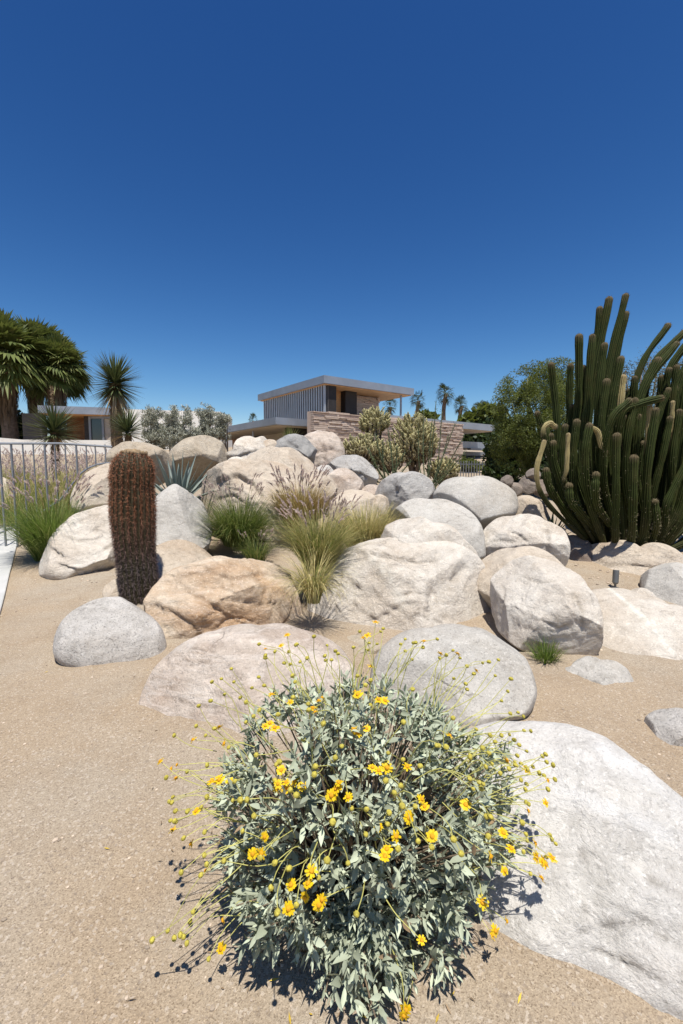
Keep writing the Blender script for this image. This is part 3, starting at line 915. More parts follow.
grass(gpos(50, 6.9), 'tall bright green grass with pinkish plumes at the fence, left of the white boulder', 2600, 1.05, 0.24, 0.9, ('grass_green', 'grass_mix'), 0.8, 75, 0.17, seed=1, droop=1.5, w=0.0030, pstem=1.12, pw=0.022)
grass(gpos(238, 6.9, 0.15), 'dark green arching grass clump right of the pointed slab boulder', 2200, 0.85, 0.22, 1.1, ('grass_dark', 'grass_mix'), 0.75, 50, 0.15, seed=2, droop=2.1, w=0.0030, pstem=1.1)
grass(gpos(318, 5.15, 0.38), 'green and straw grass with many purple plumes in the gap between orange and cream boulders', 2200, 0.74, 0.15, 0.8, ('grass_mix', 'grass_straw'), 0.65, 75, 0.15, seed=3, droop=1.5, w=0.0020, pstem=1.05, pw=0.016)
grass(gpos(313, 4.42, 0.30), 'thin straw grass trailing down the slot between the orange and the largest cream boulder', 520, 0.62, 0.06, 0.5, ('grass_straw', 'grass_mix'), 0.7, seed=8, droop=3.0, w=0.002)
grass(gpos(300, 7.3, 0.30), 'dry orange grass with upright purple plumes in front of the boulder pile', 1800, 0.72, 0.26, 0.7, ('grass_dry', 'grass_straw'), 0.75, 75, 0.17, seed=4, droop=1.1, w=0.003, pstem=1.15, pw=0.02)
grass(gpos(366, 6.5, 0.22), 'pale straw yellow feathery grass left of the leaning grey boulder', 2600, 0.75, 0.26, 1.0, ('grass_straw', 'grass_mix'), 0.8, seed=5, droop=1.7, w=0.0024, name='feather_grass')
grass(gpos(255, 6.3, 0.10), 'small green grass tuft with plumes in front of the dark green clump', 350, 0.4, 0.12, 0.8, ('grass_dark', 'grass_mix'), 0.7, 10, 0.12, seed=12, droop=1.5, w=0.0025)
grass(tuple(G(546, 660)), 'short green grass tuft under the upright white boulder', 260, 0.2, 0.07, 1.1, ('grass_green', 'grass_dark'), 0.5, seed=6, droop=0.9, w=0.002, name='grass_tuft')
for i, (px, Y, lb) in enumerate(((14, 9.0, 'greener grass clump behind the fence at the far left'), (36, 10.5, 'purple plumed grass behind the fence, below the flowering yucca'),
                                 (62, 9.4, 'purple plumed grass behind the fence, right of the flowering yucca'), (84, 10.2, 'purple plumed grass behind the fence, below the glass doors'),
                                 (99, 9.5, 'purple plumed grass next to the curved end of the fence'),
                                 (2, 12.5, 'purple plumed grass against the garden wall at the left edge'), (27, 13, 'purple plumed grass against the garden wall, left of the flowering yucca'),
                                 (74, 12.8, 'purple plumed grass against the garden wall, below the left glass door'), (108, 12.4, 'purple plumed grass against the garden wall, before the tall tree yucca'))):
    grass(gpos(px, Y, 0.12), lb, 520, 0.95, 0.34, 0.8, ('grass_green' if i == 0 else 'grass_mix', 'grass_straw'), 0.6, 62, 0.2, seed=20 + i, droop=1.0, w=0.004, pn=24, pw=0.024, pstem=1.15, group='purple fountain grasses behind the fence')

def catmull(pts, n):
    P_ = [pts[0] * 2 - pts[1]] + list(pts) + [pts[-1] * 2 - pts[-2]]
    out = []
    m = len(pts) - 1
    for i in range(n + 1):
        u = i / n * m
        k = min(int(u), m - 1)
        f = u - k
        p0, p1, p2, p3 = P_[k], P_[k + 1], P_[k + 2], P_[k + 3]
        out.append(0.5 * ((2 * p1) + (p2 - p0) * f + (2 * p0 - 5 * p1 + 4 * p2 - p3) * f * f + (3 * p1 - p0 - 3 * p2 + p3) * f ** 3))
    return out


# ------------------------------------------------------------------ brittlebush (foreground)
def bush():
    r = random.Random(11)
    base = Vector((0.05, 1.60, ground(0.05, 1.60)))
    t = thing('brittlebush', base, 'rounded grey green bush with yellow daisy flowers in the sand, nearest plant', 'bush')
    C = Vector((0.05, 1.62, 0.32))
    rad = Vector((0.565, 0.46, 0.47))

    def dome(th, ph, k=1.0):
        s = 1 + 0.26 * mn.noise((math.cos(ph) * 1.7, math.sin(ph) * 1.7, th * 2 + 4)) + 0.12 * mn.noise((math.cos(ph) * 5, math.sin(ph) * 5, th * 5))
        if th < 0: s *= 1 - 0.30 * math.sin(-th) ** 1.3
        return C + Vector((math.cos(ph) * math.cos(th) * rad.x, math.sin(ph) * math.cos(th) * rad.y, math.sin(th) * rad.z)) * (k * s)

    stems, leaves = MB(), MB()
    crown = base + Vector((0, 0, -0.01))

    def leaf(p, d, L, wd):
        """folded, slightly wavy ovate leaf: two rows of faces each side of a midrib"""
        d = d.normalized()
        sd = d.cross(Vector((0, 0, 1)) + rvec(r) * 0.9)
        if sd.length < 1e-3: sd = d.orthogonal()
        sd.normalize()
        up = sd.cross(d).normalized()
        if up.z < 0 and r.random() < 0.85: up = -up
        prof = (0.18, 0.85, 1.0, 0.62, 0.0)
        curl = r.uniform(-0.05, 0.30)
        vs = []
        tw = r.uniform(-0.5, 0.5)
        for i in range(5):
            u = i / 4
            c = p + d * (L * u) - up * (curl * L * u * u)
            wv = prof[i] * wd * r.uniform(.88, 1.12)
            s2 = (sd * math.cos(tw * u) + up * math.sin(tw * u))
            f = up * (0.35 * wv)
            vs += [c - s2 * wv + f, c, c + s2 * wv + f]
        fs = []
        for i in range(4):
            a = i * 3
            fs += [(a, a + 1, a + 4, a + 3), (a + 1, a + 2, a + 5, a + 4)]
        leaves.add(vs, fs, 1 if (r.random() < 0.025 and p.z < 0.5) else 0)

    nsh = 1150
    hole = Vector((0.14, 1.23, 0.30))
    lobes = [(Vector((.075, 1.24, .12)), .13, 70), (Vector((-.24, 1.36, .16)), .12, 40), (Vector((.30, 1.36, .17)), .11, 40), (Vector((-.02, 1.24, .16)), .10, 30)]
    extra_tips = [c_ + rvec(r) * q_ * r.random() ** .4 for c_, q_, n_ in lobes for _ in range(n_)]
    for i in range(nsh + len(extra_tips)):
        z = r.uniform(-0.62, 1.0)
        th = math.asin(z)
        ph = r.uniform(0, 2 * PI)
        k = r.uniform(0.93, 1.05) if r.random() < 0.7 else r.uniform(0.55, 0.93)
        tip = dome(th, ph, k)
        if i >= nsh: tip = extra_tips[i - nsh]
        if tip.z < 0.03: tip.z = 0.03 + r.random() * 0.05
        if (tip - hole).length < 0.07: continue
        if mn.noise(tip * 6.5 + Vector((3, 9, 1))) < -0.22: continue
        out = Vector(((tip.x - C.x) / rad.x, (tip.y - C.y) / rad.y, (tip.z - C.z) / rad.z)).normalized()
        out = (out + Vector((0, 0, 0.35)) + rvec(r) * 0.55).normalized()
        if r.random() < 0.5:
            m1 = crown + (tip - crown) * 0.55 + Vector((0, 0, 0.03)) + rvec(r) * 0.03
            stems.tube([crown + rvec(r) * 0.03, m1, tip], [0.006, 0.0035, 0.0018], 5)
        nl = r.randint(7, 12)
        a0 = r.uniform(0, 2 * PI)
        o1 = out.orthogonal().normalized(); o2 = out.cross(o1)
        for j in range(nl):
            a = a0 + j * 2.4
            back = (j / nl)
            p = tip - out * (0.085 * back)
            spread = 0.35 + 0.95 * back + r.uniform(-.15, .25)
            d = out * math.cos(spread) + (o1 * math.cos(a) + o2 * math.sin(a)) * math.sin(spread)
            L = (0.028 + 0.036 * back) * r.choice((.55, .75, .9, 1, 1.1, 1.25)) * r.uniform(.85, 1.15)
            leaf(p, d, L, L * r.uniform(0.115, 0.20))
    stems.build('stems', M['bush_stem'], t, smooth=True)
    leaves.build('foliage', [M['bush_leaf'], M['dead_leaf']], t, smooth=True)

    # flowers
    def ez(px, py): return 130 + px / 1.588, 600 + py / 1.588
    fl = [(75, 262), (73, 283), (100, 222), (48, 256), (66, 268), (240, 72), (215, 78), (225, 150), (255, 162), (300, 160), (290, 172), (305, 155), (294, 178), (362, 150), (358, 145), (395, 158), (405, 160), (383, 105), (390, 35), (370, 60), (377, 56),
          (215, 200), (230, 203), (222, 196), (130, 288), (142, 285), (158, 287), (150, 228), (142, 202), (240, 270), (235, 292), (248, 290), (262, 287), (275, 295), (250, 301), (234, 300), (328, 300), (320, 310), (332, 290), (347, 313), (385, 266), (395, 271), (408, 266),
          (440, 265), (463, 316), (468, 328), (395, 360), (408, 396), (405, 407), (422, 375), (214, 376), (195, 403), (209, 402), (283, 450), (288, 430), (252, 490), (256, 452), (305, 475), (300, 484), (278, 472), (145, 553), (575, 532), (580, 525), (572, 407),
          (595, 430), (598, 510), (655, 415), (645, 408), (660, 420), (560, 480), (593, 370), (605, 395), (598, 255), (630, 270), (435, 660), (438, 650), (508, 215), (533, 325), (550, 112), (520, 85), (493, 85), (463, 540), (632, 335), (148, 508), (120, 430), (355, 205), (362, 212), (376, 204), (443, 345), (480, 375)]
    bd = [(62, 320), (68, 313), (72, 335), (73, 352), (85, 378), (35, 540), (60, 525), (70, 537), (80, 532), (85, 535), (100, 495), (95, 510), (90, 545), (125, 570), (130, 130), (145, 125), (165, 130), (150, 150), (128, 160), (175, 155), (205, 70), (215, 88), (230, 82), (252, 82),
          (265, 70), (270, 98), (245, 100), (258, 120), (262, 130), (430, 70), (437, 62), (450, 68), (465, 75), (488, 62), (492, 92), (502, 88), (513, 80), (524, 92), (535, 105), (546, 117), (560, 100), (570, 98), (580, 120), (585, 95), (600, 145), (605, 125), (590, 160), (560, 235),
          (570, 243), (580, 225), (590, 215), (600, 240), (610, 222), (618, 230), (625, 185), (630, 240), (640, 265), (650, 275), (655, 248), (660, 245), (672, 262), (675, 285), (670, 380), (676, 387), (625, 400), (667, 373), (555, 290), (545, 300), (575, 260), (588, 275), (540, 250),
          (565, 265), (572, 215), (550, 205), (612, 262), (602, 268), (615, 247), (70, 215), (105, 200), (120, 215), (355, 75), (365, 50), (380, 68), (398, 50), (313, 72), (320, 95), (330, 85)]
    for i in range(80):
        a, q = r.uniform(0, 2 * PI), r.random() ** .5
        bd.append((345 + 235 * q * math.cos(a), 320 + 205 * q * math.sin(a)))
    for i in range(70):
        a = r.uniform(-0.35, PI + 0.35)
        q = r.uniform(0.97, 1.2)
        (bd if r.random() < .72 or len(fl) > 99 else fl).append((365 + 262 * q * math.cos(a), 345 - 262 * q * math.sin(a)))
    stalk = MB()
    E = Vector((0, 0, EYE))

    def place(px, py, k):
        d = ray(px, py).normalized()
        # nearest hit of the inflated dome, else the closest pass to it
        sc = Vector((1 / (rad.x * k), 1 / (rad.y * k), 1 / (rad.z * k)))
        o_ = Vector(((E.x - C.x) * sc.x, (E.y - C.y) * sc.y, (E.z - C.z) * sc.z))
        dd = Vector((d.x * sc.x, d.y * sc.y, d.z * sc.z))
        A_, B_, C_ = dd.dot(dd), 2 * o_.dot(dd), o_.dot(o_) - 1
        disc = B_ * B_ - 4 * A_ * C_
        tt = (-B_ - math.sqrt(disc)) / (2 * A_) if disc > 0 else -B_ / (2 * A_)
        p = E + d * tt
        gz = ground(p.x, p.y) + 0.05
        if p.z < gz:
            p = E + d * ((gz - E.z) / d.z)
        return p

    def stalk_to(p, clump):
        v = p - C
        rn = math.sqrt((v.x / rad.x) ** 2 + (v.y / rad.y) ** 2 + (max(0, v.z) / rad.z) ** 2)
        s = C + v * (0.8 / max(1, rn))
        if rn > 1.25: s = C + Vector((v.x, v.y, max(v.z, 0.05))) * (0.92 / rn)
        s = s + rvec(r) * 0.07
        ln = (p - s).length
        mid = s + (p - s) * 0.55 + Vector((0, 0, 0.10 * ln)) + rvec(r) * 0.16 * ln
        stalk.tube(catmull([s, mid, p], 6), [0.0018 - 0.0001 * i for i in range(7)], 4, cap=False)

    def flower_mesh(kind):
        f = MB()
        if kind == 'flower':
            n = r.randint(9, 13)
            for i in range(n):
                a = 2 * PI * i / n + r.uniform(-.12, .12)
                L = 0.0155 * r.uniform(.85, 1.12)
                w = 0.0031
                dr = Vector((math.cos(a), math.sin(a), 0)); sd = Vector((-math.sin(a), math.cos(a), 0))
                up = r.uniform(-0.15, 0.35)
                vs = []
                for u, ww in ((0.2, .5), (0.6, 1), (0.92, .85), (1.0, .45)):
                    c = dr * L * u + Vector((0, 0, L * (up * u - 0.12 * u * u)))
                    vs += [c - sd * w * ww, c + sd * w * ww]
                f.add(vs, [(0, 1, 3, 2), (2, 3, 5, 4), (4, 5, 7, 6)], 0)
            iv, ifc = ico(2)
            f.add([(p[0] * .0062 * r.uniform(.9, 1.1), p[1] * .0062 * r.uniform(.9, 1.1), p[2] * .0042 + .002) for p in iv], ifc, 1)
        else:
            iv, ifc = ico(2)
            f.add([(p[0] * .0068 * r.uniform(.9, 1.1), p[1] * .0068 * r.uniform(.9, 1.1), p[2] * .0055 * r.uniform(.9, 1.1)) for p in iv], ifc, 2)
            for i in range(8):
                a = 2 * PI * i / 8
                dr = Vector((math.cos(a), math.sin(a), 0)); sd = Vector((-math.sin(a), math.cos(a), 0))
                f.add([dr * .005 - sd * .0018 - Vector((0, 0, .004)), dr * .005 + sd * .0018 - Vector((0, 0, .004)), dr * .0085 + Vector((0, 0, .001))], [(0, 1, 2)], 2)
        me = bpy.data.meshes.new(kind)
        me.from_pydata(f.v, [], f.f)
        for m_ in ('petal', 'disc', 'bud'): me.materials.append(M[m_])
        me.polygons.foreach_set('material_index', f.m)
        me.update()
        return me

    fms = [flower_mesh('flower') for _ in range(6)]
    bms = [flower_mesh('bud') for _ in range(5)]
    cnt = {'flower': 0, 'bud': 0}
    extra = MB()

    def put(kind, px, py, k, s):
        p = place(px, py, k)
        stalk_to(p, 0)
        v = Vector(((p.x - C.x), (p.y - C.y), (p.z - C.z) + 0.35)).normalized()
        n = (v + rvec(r) * 0.55).normalized()
        q = n.to_track_quat('Z', 'Y')
        me = r.choice(fms if kind == 'flower' else bms)
        cnt[kind] += 1
        if cnt[kind] <= 100:
            o = bpy.data.objects.new(kind, me)
            COL.objects.link(o)
            o.parent = t
            o.location = p - base
            o.rotation_mode = 'XYZ'
            o.rotation_euler = q.to_euler()
            o.scale = (s, s, s)
        else:
            mt = Matrix.Translation(p) @ q.to_matrix().to_4x4() @ Matrix.Scale(s, 4)
            extra.add([mt @ v_.co for v_ in me.vertices], [tuple(pl.vertices) for pl in me.polygons], 0)

    for (a, b) in fl:
        px, py = ez(a, b)
        put('flower', px, py, r.uniform(1.04, 1.14), r.uniform(0.85, 1.2) * (0.95 if b < 170 else 1.0))
    for (a, b) in bd:
        px, py = ez(a, b)
        put('bud', px, py, r.uniform(1.06, 1.2), r.uniform(0.95, 1.4))
    tag(stalk.build('flower_stalk', M['stalk'], t), kind='stuff')
    if extra.v:
        o = extra.build('bud', M['bud'], t); tag(o, kind='stuff')


M['bush_leaf'] = simple('grey felted leaf', (0.42, 0.46, 0.34), 0.66, 0.40, island=True, transl=(0.20, 0.25, 0.13), tfac=0.18, spec=0.25)
M['dead_leaf'] = simple('withered leaf', (0.24, 0.17, 0.10), 0.85, 0.3, island=True)
M['bush_stem'] = simple('woody stem', (0.16, 0.12, 0.08), 0.85, 0.3)
M['petal'] = simple('yellow petal', (0.85, 0.60, 0.015), 0.55, 0.12, scale=60, transl=(0.8, 0.5, 0.02), tfac=0.3)
M['disc'] = simple('orange disc', (0.62, 0.30, 0.012), 0.8, 0.3, scale=300)
M['bud'] = simple('olive bud', (0.42, 0.36, 0.06), 0.8, 0.35, scale=150)
M['stalk'] = simple('yellow green stalk', (0.44, 0.42, 0.13), 0.7, 0.2)
bush()

# ------------------------------------------------------------------ barrel cactus
def ramp_z_mat(name, lo, hi, z0, z1, rough=0.7, var=0.35):
    m = NT(name)
    tc = m.n('ShaderNodeTexCoord')
    sp = m.n('ShaderNodeSeparateXYZ'); m.l(tc.outputs['Object'], sp.inputs[0])
    mr = m.n('ShaderNodeMapRange'); mr.inputs['From Min'].default_value = z0; mr.inputs['From Max'].default_value = z1
    m.l(sp.outputs[2], mr.inputs[0])
    g = m.n('ShaderNodeNewGeometry')
    c = m.mix(mr.outputs[0], lo, hi)
    k = m.ramp(g.outputs['Random Per Island'], [(0, 1 - var), (1, 1 + var)])
    c = m.mix(1.0, c, k, 'MULTIPLY')
    return m.surf(c, rough, None, 0.3)


def barrel():
    r = random.Random(5)
    Y = 5.25
    x0 = P(137, 560, Y).x
    gz = ground(x0, Y)
    top = P(137, 449, Y).z
    Hh = top - gz
    t = thing('barrel_cactus', (x0, Y, gz), 'tall columnar barrel cactus with red brown spines between the boulders', 'cactus')
    px = Y / FPX
    prof = [(0.0, 18), (0.04, 19), (0.12, 19.8), (0.2, 20), (0.26, 20.3), (0.30, 19.6), (0.34, 20.0), (0.42, 21), (0.5, 22), (0.58, 22.8), (0.66, 22.8), (0.74, 22.2), (0.765, 21.0), (0.79, 21.6), (0.84, 22.2), (0.89, 21.6), (0.93, 19.8), (0.965, 16), (0.985, 12), (1.0, 5)]
    ribs = 22

    def pr(h):
        for (a, ra), (b, rb) in zip(prof, prof[1:]):
            if h <= b: return (ra + (rb - ra) * (h - a) / (b - a)) * px * 0.89
        return prof[-1][1] * px

    def axisx(h): return x0 + px * (2.5 * (1 - h) - 3.2 * math.sin(PI * h))
    body = MB()
    rings, sides = 70, ribs * 6
    vs, fs = [], []
    for i in range(rings + 1):
        h = i / rings
        rr = pr(h)
        for k in range(sides):
            an = 2 * PI * k / sides + 0.12 * h
            q = rr * (1 - 0.16 * (0.5 - 0.5 * math.cos(an * ribs)))
            vs.append((axisx(h) + q * math.cos(an), Y + q * math.sin(an), gz - 0.03 + h * (Hh + 0.0)))
    for i in range(rings):
        for k in range(sides):
            k2 = (k + 1) % sides
            fs.append((i * sides + k, i * sides + k2, (i + 1) * sides + k2, (i + 1) * sides + k))
    fs.append(tuple(rings * sides + k for k in range(sides)))
    body.add(vs, fs)
    body.build('body', M['barrel_body'], t, smooth=True)
    sp = MB()
    for k in range(ribs):
        an0 = 2 * PI * k / ribs
        h = 0.01 + r.random() * 0.01
        while h < 0.985:
            an = an0 + 0.12 * h
            rr = pr(h)
            c = Vector((axisx(h) + rr * math.cos(an), Y + rr * math.sin(an), gz - .03 + h * Hh))
            out = Vector((math.cos(an), math.sin(an), 0.15 if h < .9 else (h - .9) * 10)).normalized()
            tg = Vector((-math.sin(an), math.cos(an), 0))
            upv = out.cross(tg) * -1
            if upv.z < 0: upv = -upv
            n = 11
            for j in range(n):
                a = 2 * PI * (j + r.random() * .6) / n
                sl = r.uniform(0.55, 1.0) if j else 0.25
                L = r.uniform(0.036, 0.062)
                d = (out * (1.05 - sl * .75) + (tg * math.cos(a) + upv * math.sin(a)) * sl).normalized()
                w = d.cross(rvec(r)).normalized() * 0.0019
                m1 = c + d * L * .6
                e = c + d * L + (tg * r.gauss(0, .25) + out * -.15) * L * .4
                sp.add([c - w, c + w, m1 + w * .8, m1 - w * .8, e], [(0, 1, 2, 3), (3, 2, 4)])
            h += r.uniform(0.0165, 0.021)
    ms = ramp_z_mat('barrel spines', (0.135, 0.10, 0.092), (0.25, 0.105, 0.052), Hh * 0.22, Hh * 0.60)
    sp.build('spines', ms, t)
    cr = MB()
    iv, ifc = ico(3)
    cz = gz + Hh
    cr.add([(axisx(1) + p[0] * 8 * px, Y + p[1] * 8 * px, cz - 0.045 + p[2] * 0.045 + 0.02 * mn.noise((p[0] * 6, p[1] * 6, p[2] * 6))) for p in iv], ifc)
    for i in range(26):
        a, q = r.uniform(0, 2 * PI), r.uniform(5, 13.5) * px
        c = Vector((axisx(1) + q * math.cos(a), Y + q * math.sin(a), cz - 0.02 - q * q * 1.2))
        s = r.uniform(.010, .017)
        cr.add([(c.x + p[0] * s, c.y + p[1] * s, c.z + p[2] * s * 1.6) for p in iv[:]], ifc)
    cr.build('woolly_crown', M['wool'], t, smooth=True)


M['barrel_body'] = simple('dark cactus skin', (0.045, 0.04, 0.02), 0.6, 0.3)
M['wool'] = simple('tan wool', (0.30, 0.215, 0.125), 0.9, 0.3, scale=40, bump=0.5)
barrel()

# ------------------------------------------------------------------ organ pipe cactus
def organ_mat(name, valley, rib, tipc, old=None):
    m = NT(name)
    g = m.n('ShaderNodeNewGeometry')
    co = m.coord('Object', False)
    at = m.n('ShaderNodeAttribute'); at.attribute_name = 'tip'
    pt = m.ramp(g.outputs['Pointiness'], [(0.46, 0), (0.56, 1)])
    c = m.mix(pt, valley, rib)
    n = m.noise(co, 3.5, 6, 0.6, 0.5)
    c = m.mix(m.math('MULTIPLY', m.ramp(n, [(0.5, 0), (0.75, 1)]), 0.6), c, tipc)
    c = m.mix(m.math('MULTIPLY', at.outputs['Fac'], 0.4), c, (0.20, 0.13, 0.09))
    if old:
        al = m.n('ShaderNodeAttribute'); al.attribute_name = 'along'
        c = m.mix(m.ramp(m.math('ADD', al.outputs['Fac'], m.math('MULTIPLY', m.noise(co, 6, 4), 0.12)), [(0.42, 0), (0.58, 1)]), old, c)
    # corky brown patches near the base
    tcg = m.n('ShaderNodeTexCoord'); sz = m.n('ShaderNodeSeparateXYZ'); m.l(tcg.outputs['Object'], sz.inputs[0])
    low = m.ramp(m.math('ADD', m.math('MULTIPLY', sz.outputs[2], 0.5), m.math('MULTIPLY', m.noise(co, 4, 5), 0.8)), [(0.45, 1), (0.8, 0)])
    c = m.mix(m.math('MULTIPLY', low, 0.4), c, (0.075, 0.058, 0.035))
    return m.surf(c, 0.7, m.bump(m.noise(co, 90, 3), 0.3, 0.01), 0.12)


def organ():
    r = random.Random(17)
    bx, by = P(622, 556, 7.2).x, 7.2
    t = thing('organ_pipe_cactus', (bx, by, ground(bx, by)), 'huge many stemmed dark green organ pipe cactus behind the tan boulder at right', 'cactus')

    def z(p): return (500 + p[0] / 3.415, 280 + p[1] / 3.415)
    # each: path of zoomed picture points from base to tip, depth offset base->tip
    S = [
        ([(400, 890), (335, 640), (365, 330), (428, 58)], .25), ([(370, 880), (300, 600), (325, 330), (372, 70)], .1), ([(380, 880), (290, 560), (318, 320), (340, 102)], .4),
        ([(420, 880), (365, 600), (385, 330), (430, 118)], .45), ([(350, 880), (255, 640), (268, 400), (270, 198)], .2), ([(345, 890), (290, 640), (300, 400), (315, 196)], 0.), ([(395, 880), (330, 640), (335, 420), (357, 226)], -.2),
        ([(410, 880), (360, 640), (382, 430), (412, 273)], -.1), ([(330, 880), (215, 640), (190, 420), (175, 293)], .3), ([(330, 880), (245, 620), (237, 420), (241, 297)], .4), ([(480, 880), (420, 560), (480, 300), (572, 158)], .3),
        ([(490, 880), (440, 560), (520, 300), (628, 180)], .1), ([(500, 880), (455, 560), (500, 360), (602, 220)], -.1), ([(470, 880), (430, 600), (480, 400), (538, 276)], -.1), ([(520, 880), (540, 560), (570, 330), (640, 215)], .4), ([(540, 880), (560, 560), (600, 380), (640, 280)], .2),
        ([(400, 880), (345, 700), (345, 500), (364, 350)], -.3), ([(450, 880), (440, 640), (450, 480), (460, 338)], .2), ([(400, 890), (350, 640), (380, 480), (440, 414)], -.45), ([(420, 880), (395, 620), (415, 460), (470, 425), (548, 404)], -.3),
        ([(480, 880), (500, 640), (530, 500), (573, 378)], 0.), ([(510, 880), (545, 640), (565, 480), (598, 372)], .2), ([(450, 900), (490, 860), (505, 640), (532, 448)], -.45), ([(470, 890), (430, 700), (435, 540), (460, 415)], -.3), ([(530, 890), (580, 760), (590, 600), (612, 452)], -.2),
        ([(490, 880), (520, 740), (555, 600), (580, 476)], -.25), ([(440, 880), (450, 740), (460, 600), (472, 468)], -.1), ([(390, 890), (395, 860), (396, 700), (398, 536)], -.55), ([(440, 905), (450, 860), (454, 740), (457, 612)], -.62), ([(375, 810), (335, 775), (325, 720), (328, 668)], -.5),
        ([(330, 890), (250, 800), (190, 640), (182, 560)], -.1), ([(320, 885), (215, 780), (180, 640), (172, 535)], .15), ([(340, 890), (240, 760), (212, 640), (222, 503)], 0.), ([(350, 890), (262, 760), (250, 620), (262, 488)], -.25), ([(320, 880), (250, 640), (235, 520), (247, 435)], .3),
        ([(300, 860), (200, 760), (165, 700), (158, 652)], -.2), ([(330, 830), (270, 790), (240, 750), (236, 706)], -.35), ([(510, 900), (600, 800), (640, 640), (660, 480)], -.2), ([(500, 910), (530, 860), (535, 820), (530, 760)], -.5), ([(540, 915), (590, 870), (640, 800), (690, 700)], -.45), ([(520, 905), (560, 830), (570, 760), (640, 620)], -.35),
        ([(300, 880), (170, 560), (160, 500), (140, 490), (128, 458)], .2), ([(360, 890), (300, 740), (290, 600), (305, 500)], -.45), ([(430, 880), (400, 700), (395, 560), (420, 470)], .1), ([(380, 885), (370, 740), (372, 600), (380, 470)], .1), ([(330, 880), (320, 760), (320, 620), (325, 520)], .3),
        ([(480, 880), (480, 700), (500, 600), (515, 520)], .15), ([(350, 880), (285, 700), (280, 500), (285, 300)], .55), ([(460, 880), (425, 640), (435, 480), (440, 380)], .5), ([(530, 880), (590, 600), (610, 450), (650, 340)], .5), ([(560, 900), (650, 740), (680, 560), (690, 420)], .1), ([(560, 900), (640, 640), (670, 440), (700, 250)], .3),
        ([(545, 900), (680, 780), (730, 600), (740, 380)], 0.), ([(560, 900), (700, 700), (750, 500), (760, 260)], .3), ([(580, 900), (740, 780), (790, 600), (800, 420)], .1), ([(560, 905), (700, 860), (760, 760), (775, 620)], -.3), ([(570, 900), (720, 640), (740, 420), (745, 200)], .5), ([(555, 900), (640, 700), (690, 480), (720, 330)], .4),
        ([(430, 885), (420, 760), (418, 660), (425, 570)], -.2), ([(470, 890), (485, 760), (480, 660), (490, 560)], .0), ([(350, 890), (345, 800), (352, 680), (358, 590)], -.2), ([(300, 880), (230, 800), (205, 690), (200, 600)], .1),
    ]
    S += [([(530, 880), (560, 640), (585, 420), (603, 300)], .1), ([(550, 880), (600, 640), (625, 440), (642, 330)], -.1), ([(560, 890), (620, 640), (650, 400), (668, 190)], .2), ([(520, 880), (545, 600), (560, 420), (577, 310)], .3),
          ([(545, 880), (590, 560), (615, 360), (655, 235)], .45), ([(500, 880), (520, 600), (540, 450), (552, 335)], .35), ([(460, 880), (470, 640), (490, 440), (505, 330)], .5), ([(570, 890), (660, 640), (690, 440), (700, 330)], -.2)]
    dead = [
        ([(300, 870), (160, 760), (125, 660), (150, 555)], -.3, .9), ([(330, 880), (225, 720), (228, 640), (233, 530)], -.35, .7), ([(420, 880), (400, 640), (405, 480), (420, 335)], -.1, 1.3),
        ([(360, 880), (300, 620), (302, 520), (330, 515), (352, 582)], -.4, 1.0), ([(300, 870), (175, 620), (148, 520), (168, 490), (186, 500)], -.1, .9), ([(490, 880), (500, 640), (505, 540), (512, 438)], -.25, 1.0), ([(560, 880), (580, 640), (585, 520), (590, 420)], -.1, .8)]

    def spines(b, path, rad, r):
        for i in range(2, len(path) - 1):
            d = (path[i + 1] - path[i - 1]).normalized()
            o1 = d.orthogonal().normalized(); o2 = d.cross(o1)
            seg = (path[i + 1] - path[i])
            for q in range(max(2, int(seg.length / 0.045))):
                c0 = path[i] + seg * r.random()
                for j in range(4):
                    a = r.uniform(0, 2 * PI)
                    out = o1 * math.cos(a) + o2 * math.sin(a)
                    c = c0 + out * rad[i] * 0.96
                    w_ = out.cross(d) * 0.0028
                    e_ = c + (out + d * r.uniform(-.6, .8) + out.cross(d) * r.uniform(-.6, .6)) * r.uniform(.012, .028)
                    b.add([c - w_, c + w_, e_], [(0, 1, 2)], 1)

    def stem(pts, off, mat, rs=1.0, lab=None):
        q = []
        n = len(pts)
        for i, p in enumerate(pts):
            px, py = z(p)
            f = i / (n - 1)
            yy = by + off * (0.55 + 0.75 * min(1, f * 2)) * 1.15
            if i == 0: py += 8
            q.append(P(px, py, yy))
        path = catmull(q, 26)
        R0 = 0.053 * rs * r.uniform(.9, 1.12)
        rad = []
        m_ = len(path)
        ph = r.uniform(0, 9)
        for i in range(m_):
            f = i / (m_ - 1)
            k = 0.78 + 0.22 * min(1, f * 4)
            k *= 1 + 0.07 * math.sin(f * 17 + ph) + 0.06 * math.sin(f * 37 + 2 * ph)
            rad.append(R0 * k)
        # rounded tip
        d = (path[-1] - path[-2]).normalized()
        e = path[-1]
        base_r = rad[-1]
        for s in (0.35, 0.62, 0.82, 0.95, 1.0):
            path.append(e + d * base_r * s * 1.1)
            rad.append(base_r * math.sqrt(max(0.0, 1 - s * s)) + 0.002)
        b = MB()
        b.tube(path, rad, 40, 0.3, 10)
        spines(b, path, rad, r)
        o = b.build('stem', [mat, M['organ_spine']], t, smooth=True)
        av = o.data.attributes.new('tip', 'FLOAT', 'POINT')
        av.data.foreach_set('value', [max(0.0, min(1.0, (k // 40 - 25.2) / 1.5)) if k < 1280 else 0.0 for k in range(len(o.data.vertices))])
        av = o.data.attributes.new('along', 'FLOAT', 'POINT')
        av.data.foreach_set('value', [min(1.0, (k // 40) / 31) for k in range(len(o.data.vertices))])
        if lab: tag(o, lab)
        # pale wool tip
        return o

    for pts, off in S: stem(pts, off, M['organ'])
